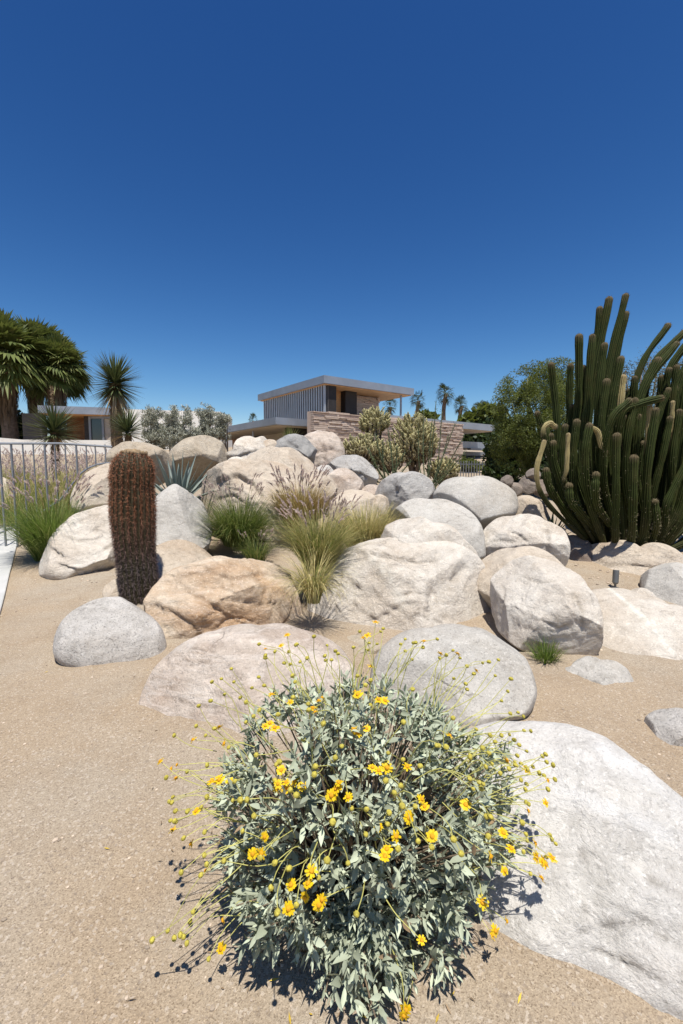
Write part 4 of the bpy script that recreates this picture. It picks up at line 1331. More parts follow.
    for pts, off, rs in dead: stem(pts, off, M['organ_dead'], rs * .78, 'dried yellow stem')


M['organ_spine'] = simple('cactus spine', (0.20, 0.165, 0.10), .8, .4, island=True)
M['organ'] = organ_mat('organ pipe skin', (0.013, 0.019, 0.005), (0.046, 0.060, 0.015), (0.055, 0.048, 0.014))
M['organ_dead'] = organ_mat('dried cactus skin', (0.30, 0.24, 0.10), (0.40, 0.34, 0.17), (0.26, 0.19, 0.1), (0.03, 0.035, 0.012))
organ()

# ------------------------------------------------------------------ agaves, yuccas
def spear_leaf(mb, p, d, L, w, r, th=0.25, seg=6, bend=0.0, mi=0):
    """thick channelled agave or yucca leaf"""
    d = d.normalized()
    sd = d.cross(Vector((0, 0, 1)))
    if sd.length < .05: sd = Vector((1, 0, 0))
    sd.normalize()
    up = sd.cross(d).normalized()
    vs, fs = [], []
    for i in range(seg + 1):
        u = i / seg
        ww = w * (0.75 + 0.25 * math.sin(PI * min(1, u * 1.6))) * (1 - u ** 2.5) + 0.0008
        c = p + d * (L * u) + Vector((0, 0, -bend * L * u * u))
        vs += [c - sd * ww, c - up * ww * th, c + sd * ww, c + up * ww * th * .2]
    for i in range(seg):
        a = i * 4
        for k in range(4):
            k2 = (k + 1) % 4
            fs.append((a + k, a + k2, a + 4 + k2, a + 4 + k))
    mb.add(vs, fs, mi)


def agave(loc, label, n, L, w, mat, seed, up0=0.15, up1=1.3, name='agave', cat='agave', group=None, bias=None):
    r = random.Random(seed)
    t = thing(name, loc, label, cat, group)
    mb = MB()
    for i in range(n):
        u = (i + .5) / n
        a = i * 2.39996
        el = PI / 2 - (up0 + (up1 - up0) * u) + r.gauss(0, .07)
        d = Vector((math.cos(a) * math.cos(el), math.sin(a) * math.cos(el), math.sin(el)))
        spear_leaf(mb, Vector(loc) + Vector((math.cos(a), math.sin(a), 0)) * 0.04, d, L * r.uniform(.8, 1.1), w * r.uniform(.85, 1.1), r, bend=0.05)
    mb.build('leaves', mat, t, smooth=True)
    return t


M['agave'] = simple('blue grey agave', (0.19, 0.23, 0.20), 0.55, 0.25, island=True, spec=0.4)
M['yucca'] = simple('yucca leaf', (0.12, 0.15, 0.06), 0.5, 0.4, island=True, spec=0.4, transl=(0.16, 0.2, 0.06), tfac=0.15)
M['yucca_dead'] = simple('dead yucca leaf', (0.34, 0.26, 0.15), 0.8, 0.3, island=True)
M['yucca_trunk'] = simple('fibrous trunk', (0.20, 0.14, 0.085), 0.9, 0.4, scale=12, bump=0.8)
agave(gpos(178, 7.6, 0.62), 'large blue grey agave between barrel cactus and buff boulder', 34, 0.95, 0.06, M['agave'], 1)
agave(gpos(107, 7.0, 0.12), 'little grey agave beside the barrel cactus, above the white boulder', 16, 0.28, 0.02, M['agave'], 2)
agave(gpos(551, 7.4, 0.10), 'green agave in the shade left of the organ pipe cactus', 26, 0.5, 0.04, M['yucca'], 3)


def yucca(loc, label, trunk_h, trunk_r, n, L, seed, dead=0.2, stalk=0.0, lo=-0.7):
    r = random.Random(seed)
    t = thing('yucca', loc, label, 'yucca', 'yuccas in front of the white house')
    loc = Vector(loc)
    if trunk_h > 0.15:
        mb = MB()
        pts = [loc + Vector((0.03 * math.sin(i), 0.02 * math.cos(i * 1.3), -.1 + (trunk_h + .1) * i / 10)) for i in range(11)]
        mb.tube(pts, [trunk_r * (1.05 - .1 * i / 10 + .05 * math.sin(i * 2.1)) for i in range(11)], 14)
        for i in range(int(trunk_h * 260)):
            a, h = r.uniform(0, 2 * PI), r.random() * trunk_h
            c = loc + Vector((math.cos(a) * trunk_r * .95, math.sin(a) * trunk_r * .95, h))
            d = Vector((math.cos(a) * .45, math.sin(a) * .45, -1)).normalized()
            s = Vector((-math.sin(a), math.cos(a), 0)) * .02
            mb.add([c - s, c + s, c + d * r.uniform(.1, .22)], [(0, 1, 2)])
        mb.build('trunk', M['yucca_trunk'], t, smooth=False)
    head, dm = MB(), MB()
    c = loc + Vector((0, 0, trunk_h))
    for i in range(n):
        s = r.uniform(lo, 1)
        a = r.uniform(0, 2 * PI)
        q = math.sqrt(max(0, 1 - s * s))
        d = Vector((q * math.cos(a), q * math.sin(a), s))
        isd = s < lo + dead * 1.2 and r.random() < .9
        spear_leaf(dm if isd else head, c + d * 0.06 + Vector((0, 0, s * 0.18)), d, L * r.uniform(.75, 1.1), 0.017 * L / .7, r, 0.3, 4, bend=0.3 if isd else 0.02)
    head.build('leaf_head', M['yucca'], t)
    if dm.v: dm.build('dead_leaves', M['yucca_dead'], t)
    if stalk:
        sm = MB()
        sm.tube([c, c + Vector((0.0, 0, stalk * .6)), c + Vector((-.03, 0, stalk))], [.035, .025, .012], 7)
        for i in range(220):
            h = r.uniform(.62, 1.0) * stalk
            a = r.uniform(0, 2 * PI)
            p = c + Vector((math.cos(a) * .03, math.sin(a) * .03, h))
            v = rvec(r) * .05
            w2 = rvec(r) * .04
            sm.add([p, p + v, p + w2], [(0, 1, 2)])
        sm.build('flower_stalk', M['wool'], t)
    return t


def yu(px, ytop, Y, trunk_h=None, **k):
    p = P(px, ytop, Y)
    return (p.x, Y, ground(p.x, Y))


p = P(115, 384, 17.0); b0 = ground(p.x, 17.0)
yucca((p.x, 17, b0), 'tree yucca with a shaggy trunk and a round spiky head, tallest of the yuccas', p.z - b0, 0.2, 640, 1.0, 1, dead=0.14, lo=-0.85)
p = P(54, 430, 15.0); b0 = ground(p.x, 15.0)
yucca((p.x, 15, b0), 'short yucca with an upright dry flower stalk behind the fence', p.z - b0 - 0.1, 0.12, 340, 0.95, 2, dead=0.05, stalk=1.5, lo=-0.45)
p = P(128, 434, 15.5); b0 = ground(p.x, 15.5)
yucca((p.x, 15.5, b0), 'small stemless yucca just right of the tall tree yucca', max(0.3, p.z - b0), 0.1, 260, 0.8, 3, dead=0.05, lo=-0.2)
p = P(290, 440, 13.0)
t_ = agave((p.x, 13.0, p.z - .02), 'small yellowish yucca on top of the pile before the stone wall', 70, 0.5, 0.011, M['grass_mix'], 9, up0=0.05, up1=1.5, name='yucca', cat='yucca', group='yuccas in front of the white house')

# ------------------------------------------------------------------ leaf clouds: shrubs and trees
def leaf_cloud(mb, blobs, n, size, aspect, r, thr=-0.12, freq=1.2, up=0.0, mi=0):
    vol = [b[3] * b[4] * b[5] for b in blobs]
    tot = sum(vol)
    cum = []
    s = 0
    for v in vol:
        s += v / tot; cum.append(s)
    made = 0
    tries = 0
    while made < n and tries < n * 8:
        tries += 1
        u = r.random()
        k = next((i for i, c in enumerate(cum) if u <= c), len(cum) - 1)
        cx, cy, cz, ax, ay, az = blobs[k]
        d = rvec(r) * (r.random() ** 0.42)
        p = Vector((cx + d.x * ax, cy + d.y * ay, cz + d.z * az))
        if mn.noise(p * freq + Vector((11, 3, 5))) + 0.5 * mn.noise(p * freq * 2.7) < thr + 0.35 * (d.length - .6): continue
        a = (rvec(r) + Vector((0, 0, up))).normalized()
        b_ = a.cross(rvec(r)).normalized()
        L = size * r.uniform(.6, 1.4)
        w = L * aspect
        mb.add([p - b_ * w * .2, p + a * L * .5 - b_ * w, p + a * L, p + a * L * .5 + b_ * w], [(0, 1, 2, 3)], mi)
        made += 1


def shrub(name, label, cat, loc, blobs, n, size, aspect, mat, bark, seed, thr=-0.12, freq=1.2, up=0.0, group=None, limbs=5, tr=0.05, core=True):
    r = random.Random(seed)
    t = thing(name, loc, label, cat, group)
    mb = MB()
    leaf_cloud(mb, blobs, n, size, aspect, r, thr, freq, up)
    mb.build('crown', M[mat], t)
    tb = MB()
    lo = Vector(loc)
    for i in range(limbs):
        b = r.choice(blobs)
        e = Vector(b[:3]) + Vector((r.uniform(-.5, .5) * b[3], r.uniform(-.5, .5) * b[4], r.uniform(-.2, .6) * b[5]))
        m1 = lo + (e - lo) * .4 + Vector((r.uniform(-.2, .2), r.uniform(-.2, .2), .15)) * (e - lo).length * .3
        tb.tube(catmull([lo + Vector((r.uniform(-1, 1) * tr, r.uniform(-1, 1) * tr, -.1)), m1, e], 8), [tr * (1 - .85 * q / 8) for q in range(9)], 6)
    tb.build('trunk', M[bark], t, smooth=True)
    return t


M['leaf_grey'] = simple('silver grey leaf', (0.37, 0.375, 0.30), 0.7, 0.35, island=True, transl=(.2, .22, .14), tfac=.15)
M['leaf_lime'] = simple('palo verde leaf', (0.10, 0.12, 0.03), 0.6, 0.5, island=True, transl=(.22, .26, .04), tfac=.3)
M['leaf_dark'] = simple('dark evergreen leaf', (0.035, 0.055, 0.018), 0.5, 0.5, island=True, transl=(.07, .11, .02), tfac=.2)
M['leaf_olive'] = simple('olive dry leaf', (0.12, 0.11, 0.045), 0.6, 0.45, island=True, transl=(.15, .14, .05), tfac=.25)
M['bark'] = simple('grey brown bark', (0.17, 0.13, 0.10), 0.9, 0.35, scale=9, bump=.6)
M['bark_green'] = simple('green bark', (0.14, 0.15, 0.06), 0.8, 0.35, scale=9)


def pblob(px, py, Y, rx, ry, dy=None):
    c = P(px, py, Y)
    k = Y / FPX
    return (c.x, c.y, c.z, rx * k, (dy if dy else rx) * k, ry * k)


gs = 'silver grey shrubs before the white wall'
for i, (lb, Y, bl, n) in enumerate((
        ('silver grey shrub nearest the tree yucca, against the white wall', 19.0, [(152, 420, 10, 15), (160, 425, 9, 18), (158, 440, 15, 12), (149, 432, 9, 12), (167, 436, 9, 12)], 4600),
        ('silver grey shrub in the middle of the row, behind the buff boulder', 18.5, [(174, 419, 9, 13), (184, 421, 10, 16), (180, 438, 16, 14), (170, 430, 9, 12), (193, 434, 9, 11)], 5000),
        ('tallest upright silver grey shrub, left of the low metal roof', 19.5, [(202, 417, 8, 14), (209, 420, 8, 15), (206, 434, 12, 14)], 3400),
        ('small silver grey shrub touching the left end of the low metal roof', 20.5, [(223, 421, 9, 9), (222, 434, 9, 9)], 1900))):
    c0 = P(bl[0][0], 440, Y)
    shrub('grey_shrub', lb, 'shrub', (c0.x, Y, ground(c0.x, Y)), [pblob(a, b_, Y, c_, d_) for a, b_, c_, d_ in bl], int(n * 2.6), 0.085, 0.15, 'leaf_grey', 'bark', 50 + i, thr=-0.05, freq=3.2, up=0.8, group=gs, limbs=10, tr=.05)

# palo verde and neighbours on the right
p0 = P(535, 480, 13.5)
shrub('palo_verde_tree', 'bright green feathery desert tree between the low wing and the organ pipe cactus', 'tree', (p0.x, 13.5, ground(p0.x, 13.5)),
      [pblob(530, 392, 13.5, 30, 30), pblob(512, 410, 13.3, 22, 34), pblob(545, 420, 13.0, 40, 36), pblob(520, 445, 13.3, 30, 30), pblob(555, 385, 14, 28, 26), pblob(565, 440, 13.4, 34, 36)],
      85000, 0.06, 0.16, 'leaf_lime', 'bark_green', 61, thr=-0.06, freq=1.7, limbs=16, tr=.09)
p0 = P(640, 480, 14.5)
shrub('desert_tree', 'thin olive brown tree showing behind the tops of the organ pipe cactus', 'tree', (p0.x, 14.5, ground(p0.x, 14.5)),
      [pblob(612, 385, 14.5, 40, 28), pblob(650, 375, 14.5, 36, 28), pblob(690, 400, 14.5, 50, 50), pblob(630, 430, 14.5, 60, 45)],
      32000, 0.06, 0.16, 'leaf_olive', 'bark', 62, thr=0.03, freq=1.6, limbs=22, tr=.08)
for i, (lb, px, Y, bl, n, mat) in enumerate((
        ('dark evergreen shrub below the low wing, left of the bright green tree', 500, 16.5, [(500, 452, 16, 20), (512, 470, 16, 14), (496, 470, 12, 14), (520, 450, 14, 22)], 9000, 'leaf_dark'),
        ('dark shrub behind the organ pipe cactus at the right edge', 655, 12.5, [(640, 470, 50, 40), (690, 480, 40, 50), (600, 470, 40, 36), (560, 470, 30, 28)], 14000, 'leaf_dark'),
        ('low green hedge plant behind the picket fence', 474, 20, [(470, 465, 12, 8), (484, 466, 10, 7)], 2600, 'leaf_lime'),
        ('dark hedge under the palms left of the grey house wall', 12, 40, [(10, 428, 20, 18), (-15, 428, 22, 18), (20, 436, 14, 10)], 6000, 'leaf_dark'))):
    c0 = P(px, 470, Y)
    shrub('evergreen_shrub', lb, 'shrub', (c0.x, Y, ground(c0.x, Y)), [pblob(a, b_, Y, c_, d_, min(c_, 25)) for a, b_, c_, d_ in bl], n, 0.15 if Y < 30 else .35, 0.3, mat, 'bark', 70 + i, thr=-0.2, freq=1.2, group='evergreen shrubs around the houses')
for i, (lb, px, Y, bl, n, mat) in enumerate((
        ('far olive green tree behind the low wing roof, beside the green desert tree', 484, 46, [(482, 416, 16, 10), (472, 421, 12, 8), (494, 418, 10, 12)], 5000, 'leaf_lime'),
        ('far dark tree seen under the low wing roof', 470, 44, [(472, 438, 22, 14), (500, 440, 25, 22), (455, 440, 14, 12)], 5000, 'leaf_dark'),
        ('far low green treetop between two palms over the stone wall', 426, 48, [(424, 417, 7, 4), (432, 419, 6, 4)], 1000, 'leaf_lime'))):
    c0 = P(px, 450, Y)
    shrub('far_tree', lb, 'tree', (c0.x, Y, ground(c0.x, Y)), [pblob(a, b_, Y, c_, d_) for a, b_, c_, d_ in bl], n, .5, .35, mat, 'bark', 80 + i, thr=-.15, freq=.5, group='distant trees behind the house', tr=.15)

# ------------------------------------------------------------------ palms
def fan(mb, p, d, L, r, n=20, mi=0, droop=0.35):
    """one palm fan: narrow drooping segments spreading from the petiole end"""
    d = d.normalized()
    sd = d.cross(Vector((0, 0, 1)))
    if sd.length < .05: sd = Vector((1, 0, 0))
    sd.normalize()
    tilt = r.uniform(-.4, .4)
    up = sd.cross(d)
    sd = sd * math.cos(tilt) + up * math.sin(tilt)
    h = p + d * L * .45
    mb.strip([p, h], [.03, .02], sd, mi)
    for i in range(n):
        a = (i / (n - 1) - .5) * 2.6
        e = (d * math.cos(a) + sd * math.sin(a)).normalized()
        LL = L * .62 * (1 - .25 * abs(a) / 1.3) * r.uniform(.9, 1.1)
        w = LL * .05
        ss = e.cross(up).normalized()
        m1 = h + e * LL * .55 - Vector((0, 0, droop * .12 * LL))
        tip = h + e * LL * .9 - Vector((0, 0, droop * LL * r.uniform(.6, 1.2)))
        mb.add([h, m1 - ss * w, tip, m1 + ss * w], [(0, 1, 2, 3)], mi)


def palm(px, py_crown, Y, rc, label, seed, mat='palm_leaf', skirt=0.0, skirt_r=0.8, trunk_r=0.3, nf=60, group=None, lo=-0.55, nseg=20):
    r = random.Random(seed)
    c = P(px, py_crown, Y)
    gz = ground(c.x, Y)
    t = thing('fan_palm', (c.x, Y, gz), label, 'palm tree', group)
    tb = MB()
    n = 14
    tb.tube([Vector((c.x + .15 * math.sin(i * .5), Y, gz - .2 + (c.z - gz + .2) * i / n)) for i in range(n + 1)], [trunk_r * (1.15 - .25 * i / n + .03 * (i % 2)) for i in range(n + 1)], 12)
    tb.build('trunk', M['palm_trunk'], t, smooth=True)
    cb = MB()
    for i in range(nf):
        s = lo + (1 - lo) * ((i + r.random()) / nf) ** 0.8
        a = r.uniform(0, 2 * PI)
        q = math.sqrt(max(0, 1 - s * s))
        d = Vector((q * math.cos(a), q * math.sin(a), s))
        fan(cb, c + Vector((0, 0, .1 + s * .25)), d, rc * r.uniform(.85, 1.1), r, nseg, droop=.15 + .22 * (1 - s))
    cb.build('crown', M[mat], t)
    if skirt > 0:
        sb = MB()
        for i in range(int(skirt * 260)):
            u = r.random()
            a = r.uniform(0, 2 * PI)
            rr = skirt_r * (1 - .35 * u) * r.uniform(.75, 1.05)
            p = Vector((c.x + math.cos(a) * rr, Y + math.sin(a) * rr, c.z - .3 - u * skirt))
            s = Vector((-math.sin(a), math.cos(a), 0)) * r.uniform(.03, .09)
            e = p + Vector((math.cos(a) * r.uniform(-.25, .15), math.sin(a) * r.uniform(-.25, .15), -r.uniform(.6, 1.4)))
            e.z = max(e.z, gz)
            sb.add([p - s, p + s, e], [(0, 1, 2)])
        ns = 10
        sb.tube([Vector((c.x, Y, c.z - .2 - skirt * i / ns)) for i in range(ns + 1)], [skirt_r * (.78 - .26 * i / ns) for i in range(ns + 1)], 16)
        sb.build('dead_frond_skirt', M['palm_skirt'], t)
    return t


M['palm_leaf'] = simple('palm leaf', (0.115, 0.15, 0.036), 0.6, 0.55, island=True, transl=(.15, .18, .04), tfac=.2, spec=.25, hue=(0.21, 0.215, 0.075))
M['palm_leaf'].name = 'palm leaf'
M['palm_far'] = simple('dark palm leaf', (0.055, 0.065, 0.022), 0.7, 0.5, island=True, transl=(.08, .1, .03), tfac=.2, spec=.15)
M['palm_trunk'] = simple('palm trunk', (0.17, 0.125, 0.09), .9, .35, scale=5, bump=.7)
M['palm_skirt'] = simple('dead palm fronds', (0.125, 0.088, 0.055), .9, .45, island=True)
gp = 'big skirted fan palms left of the white house'
palm(4, 366, 36, 4.1, 'big fan palm with a thick brown skirt at the left edge', 1, skirt=3.6, skirt_r=.95, trunk_r=.5, nf=120, group=gp, lo=-.45)
palm(33, 360, 41, 3.6, 'big fan palm behind the other two, in the middle of the group', 2, skirt=4.0, skirt_r=.85, trunk_r=.45, nf=130, group=gp, lo=-.5)
palm(55, 374, 38, 3.1, 'big fan palm above the grey house wall, right of its group', 3, skirt=3.6, skirt_r=.9, trunk_r=.45, nf=130, group=gp, lo=-.55)
gf = 'distant fan palms behind the house'
palm(445, 394, 62, 1.5, 'distant palm with the highest crown of those over the stone wall', 4, trunk_r=.28, nf=46, group=gf, mat='palm_far', nseg=9, lo=-.9)
palm(418, 401, 60, 1.25, 'distant palm between the thin roof post and the highest palm', 5, trunk_r=.25, nf=44, group=gf, mat='palm_far', nseg=9, lo=-.8)
palm(461, 406, 60, 1.25, 'distant palm just right of the highest palm', 6, trunk_r=.25, nf=44, group=gf, mat='palm_far', nseg=9, lo=-.8)
palm(390, 407, 55, 1.1, 'distant narrow palm left of the thin roof post', 7, trunk_r=.22, nf=40, group=gf, mat='palm_far', nseg=9, lo=-.95)
palm(483, 409, 66, 1.2, 'distant small palm over the olive green trees', 8, trunk_r=.22, nf=36, group=gf, mat='palm_far', nseg=9)
palm(477, 410, 70, 1.1, 'distant smallest palm over the olive green trees', 9, trunk_r=.2, nf=36, group=gf, mat='palm_far', nseg=9)
palm(253, 421, 48, .6, 'distant palm top just over the low metal roof', 10, trunk_r=.2, nf=36, group=gf, mat='palm_far', nseg=9)

# ------------------------------------------------------------------ cholla and ocotillo on the pile
def cholla(px, py, Y, rx, ry, n, label, seed):
    r = random.Random(seed)
    c = P(px, py, Y)
    gz = ground(c.x, Y)
    k = Y / FPX
    t = thing('cholla_cactus', (c.x, Y, gz), label, 'cactus', 'spiny yellow chollas before the stone wall')
    tb, jb, sb = MB(), MB(), MB()
    base = Vector((c.x, Y, gz - .05))
    RX, RZ = rx * k, ry * k
    for i in range(9):
        a = r.uniform(0, 2 * PI)
        e = Vector((c.x + math.cos(a) * RX * .6, Y + math.sin(a) * RX * .6, c.z + r.uniform(-.6, .3) * RZ))
        tb.tube([base, base + (e - base) * .5 + Vector((0, 0, .08)), e], [.06, .045, .035], 7)
    for i in range(n):
        d = rvec(r) * (r.random() ** .4)
        p = Vector((c.x + d.x * RX, Y + d.y * RX, c.z + d.z * RZ))
        if p.z < gz + .02: p.z = gz + .02 + r.random() * .15
        ax = (Vector((d.x * .6, d.y * .6, .9)) + rvec(r) * .35).normalized()
        L = r.uniform(.11, .2)
        rad = r.uniform(.019, .027)
        jb.tube([p, p + ax * L * .3, p + ax * L * .8, p + ax * L], [rad * .7, rad, rad * .95, rad * .35], 6)
        o1 = ax.orthogonal().normalized(); o2 = ax.cross(o1)
        for j in range(34):
            u = r.random(); a = r.uniform(0, 2 * PI)
            out = o1 * math.cos(a) + o2 * math.sin(a)
            q = p + ax * (L * u) + out * rad * .9
            s = out.cross(ax) * .0045
            sb.add([q - s, q + s, q + (out + ax * r.uniform(-.3, .6)) * .024], [(0, 1, 2)])
    tb.build('trunk', M['bark'], t, smooth=True)
    h_ = max(.5, c.z + RZ - gz)
    jb.build('joints', ramp_z_mat('cholla joint', (0.13, 0.095, 0.055), (0.34, 0.31, 0.15), .25 * h_, .75 * h_), t, smooth=True)
    sb.build('spines', ramp_z_mat('cholla spine', (0.22, 0.165, 0.095), (0.50, 0.44, 0.235), .25 * h_, .75 * h_), t)


M['cholla'] = simple('cholla joint', (0.40, 0.36, 0.17), .8, .35, island=True)
M['cholla_spine'] = simple('cholla spine', (0.66, 0.58, 0.33), .7, .2, island=True, transl=(.5, .44, .22), tfac=.25)
cholla(374, 424, 13.0, 15, 13, 320, 'rounded cholla standing highest, against the stone wall', 1)
cholla(362, 452, 12.0, 21, 14, 420, 'left cholla clump just above the mid grey boulder', 2)
cholla(414, 443, 12.6, 22, 26, 800, 'broad tall cholla in the middle of the stone wall', 3)
cholla(388, 462, 12.0, 15, 16, 260, 'low cholla between the highest and the broad one, darkest at its base', 4)
cholla(443, 472, 12.6, 15, 11, 240, 'low cholla at the right end of the stone wall', 5)


def ocotillo(loc, tips, label, seed, rad=.016):
    r = random.Random(seed)
    t = thing('ocotillo', loc, label, 'cactus', 'green wand cacti before the stone wall')
    mb, sb = MB(), MB()
    b = Vector(loc)
    for (px, py, Y) in tips:
        e = P(px, py, Y)
        s = b + Vector((r.uniform(-.12, .12), r.uniform(-.12, .12), -.05))
        m1 = s + (e - s) * .5 + Vector((r.uniform(-.06, .06), 0, -.06))
        path = catmull([s, m1, e], 14)
        mb.tube(path, [rad * (1 - .5 * i / 14) for i in range(15)], 8, .25, 4)
        for q in path[1:]:
            for j in range(16):
                d = rvec(r)
                p = q + Vector((r.gauss(0, .02), r.gauss(0, .02), r.uniform(-.06, .06)))
                w = d.cross(rvec(r)).normalized() * .006
                sb.add([p - w, p + w, p + d * .035], [(0, 1, 2)])
    mb.build('stems', M['oco'], t, smooth=True)
    sb.build('leaves', M['oco_leaf'], t)


M['oco'] = simple('green stem', (0.09, 0.11, 0.055), .7, .3)
M['oco_leaf'] = simple('small green leaf', (0.10, 0.125, 0.05), .6, .4, island=True)
l = P(430, 486, 10.6)
ocotillo((l.x, 10.6, l.z - .1), [(436, 402, 10.8), (442, 412, 10.6), (432, 420, 10.7), (455, 424, 10.5), (462, 440, 10.4), (458, 455, 10.3), (424, 410, 10.9), (418, 430, 10.8), (448, 436, 10.6), (465, 452, 10.4)], 'tall thin ocotillo wands fanning to the right above the light grey boulder', 1)
l = P(392, 482, 10.4)
ocotillo((l.x, 10.4, l.z - .1), [(375, 434, 10.5), (383, 440, 10.3), (368, 448, 10.2), (397, 446, 10.3), (372, 458, 10.1), (405, 452, 10.2), (388, 430, 10.6), (410, 462, 10.2), (364, 470, 10.1)], 'dark green bushy wand cactus left of the tall thin ocotillo', 2, rad=.022)

# ------------------------------------------------------------------ main house
D2 = Vector((0.804, 0.595, 0)); D1 = Vector((-0.595, 0.804, 0))


def slab(mb, c, l1, l2, z0, z1, mi=0):
    """box from corner c: l1 along D1, l2 along D2"""
    a = Vector((c[0], c[1], 0))
    q = [a, a + D2 * l2, a + D2 * l2 + D1 * l1, a + D1 * l1]
    mb.prism([(p.x, p.y) for p in q], z0, z1, mi)


def off(c, a1, a2): 
    v = Vector((c[0], c[1], 0)) + D1 * a1 + D2 * a2
    return (v.x, v.y)


def stone_mat():
    m = NT('stacked ledge stone')
    co = m.coord('Object', False)
    mp = m.n('ShaderNodeMapping'); mp.inputs['Scale'].default_value = (1, 1, 1)
    m.l(co, mp.inputs[0])
    g = m.n('ShaderNodeNewGeometry')
    f = g.outputs['Random Per Island']
    c = m.ramp(f, [(0, (0.42, 0.30, 0.235)), (.3, (0.56, 0.44, 0.355)), (.6, (0.63, 0.52, 0.43)), (.85, (0.50, 0.37, 0.285)), (1, (0.68, 0.59, 0.50))])
    c = m.mix(0.35, c, m.ramp(m.noise(co, 9, 6, .65), [(.3, (.3, .22, .17)), (.7, (.68, .57, .47))]))
    return m.surf(c, .9, m.bump(m.noise(co, 30, 5), .5, .02), .15)


M['stone'] = stone_mat()
M['mortar'] = simple('dark joint', (0.16, 0.115, 0.085), .95, .3)
M['alu'] = simple('grey metal fascia', (0.30, 0.325, 0.36), .38, .12, scale=1.5, metal=0.35, spec=.5)
M['louver'] = simple('grey metal louvre', (0.44, 0.45, 0.46), .45, .12, scale=2, metal=.4, spec=.5)
M['soffit'] = simple('tan soffit boards', (0.60, 0.32, 0.14), .6, .15, scale=3)
M['soffit_tan'] = simple('beige soffit', (0.44, 0.37, 0.29), .7, .08, scale=2)
M['plaster'] = simple('white plaster', (0.80, 0.77, 0.70), .85, .05, scale=3)
M['plaster_tan'] = simple('tan plaster', (0.44, 0.38, 0.31), .85, .08, scale=3)
M['dark'] = simple('dark interior', (0.035, 0.03, 0.028), .7, .2)
M['frame'] = simple('light metal frame', (0.22, 0.235, 0.255), .4, .08, metal=.3)
M['wood'] = simple('redwood boards', (0.27, 0.125, 0.055), .55, .25, scale=2.5)
M['wall_grey'] = simple('dark grey panel', (0.095, 0.085, 0.08), .7, .15, scale=3)


def glass_mat():
    m = NT('window glass')
    b = m.n('ShaderNodeBsdfPrincipled')
    b.inputs['Base Color'].default_value = (0.02, 0.03, 0.035, 1)
    b.inputs['Roughness'].default_value = .03
    b.inputs['Specular IOR Level'].default_value = .8
    m.l(b.outputs[0], m.out.inputs[0])
    return m.mat


M['glass'] = glass_mat()


def stone_wall(mb, c, l2, z0, z1, th, r, courses=0.075, both=True):
    """stacked ledge stones along D2, standing proud of a dark core by different amounts"""
    slab(mb, off(c, .10, .05), th - .2, l2 - .1, z0, z1 - .06, 1)
    z = z0
    while z < z1 - .02:
        h = min(courses * r.uniform(.55, 1.35), z1 - z)
        if z1 - z - h < .03: h = z1 - z
        x = 0.0
        while x < l2 - .01:
            l = min(r.uniform(.22, .85), l2 - x)
            if l2 - x - l < .1: l = l2 - x
            pr = r.uniform(-.06, .05)
            top = h - .012
            if z + h >= z1 - .001: top += r.uniform(-.03, .02)
            slab(mb, off(c, pr, x + .004), th * .5 - pr, l - .008, z + .004, z + top, 0)
            x += l
        # end faces: stones along the thickness
        z += h
    z = z0
    slab(mb, off(c, th * .5 + .004, 0.0), th * .5, l2, z0, z1 - .02, 0)


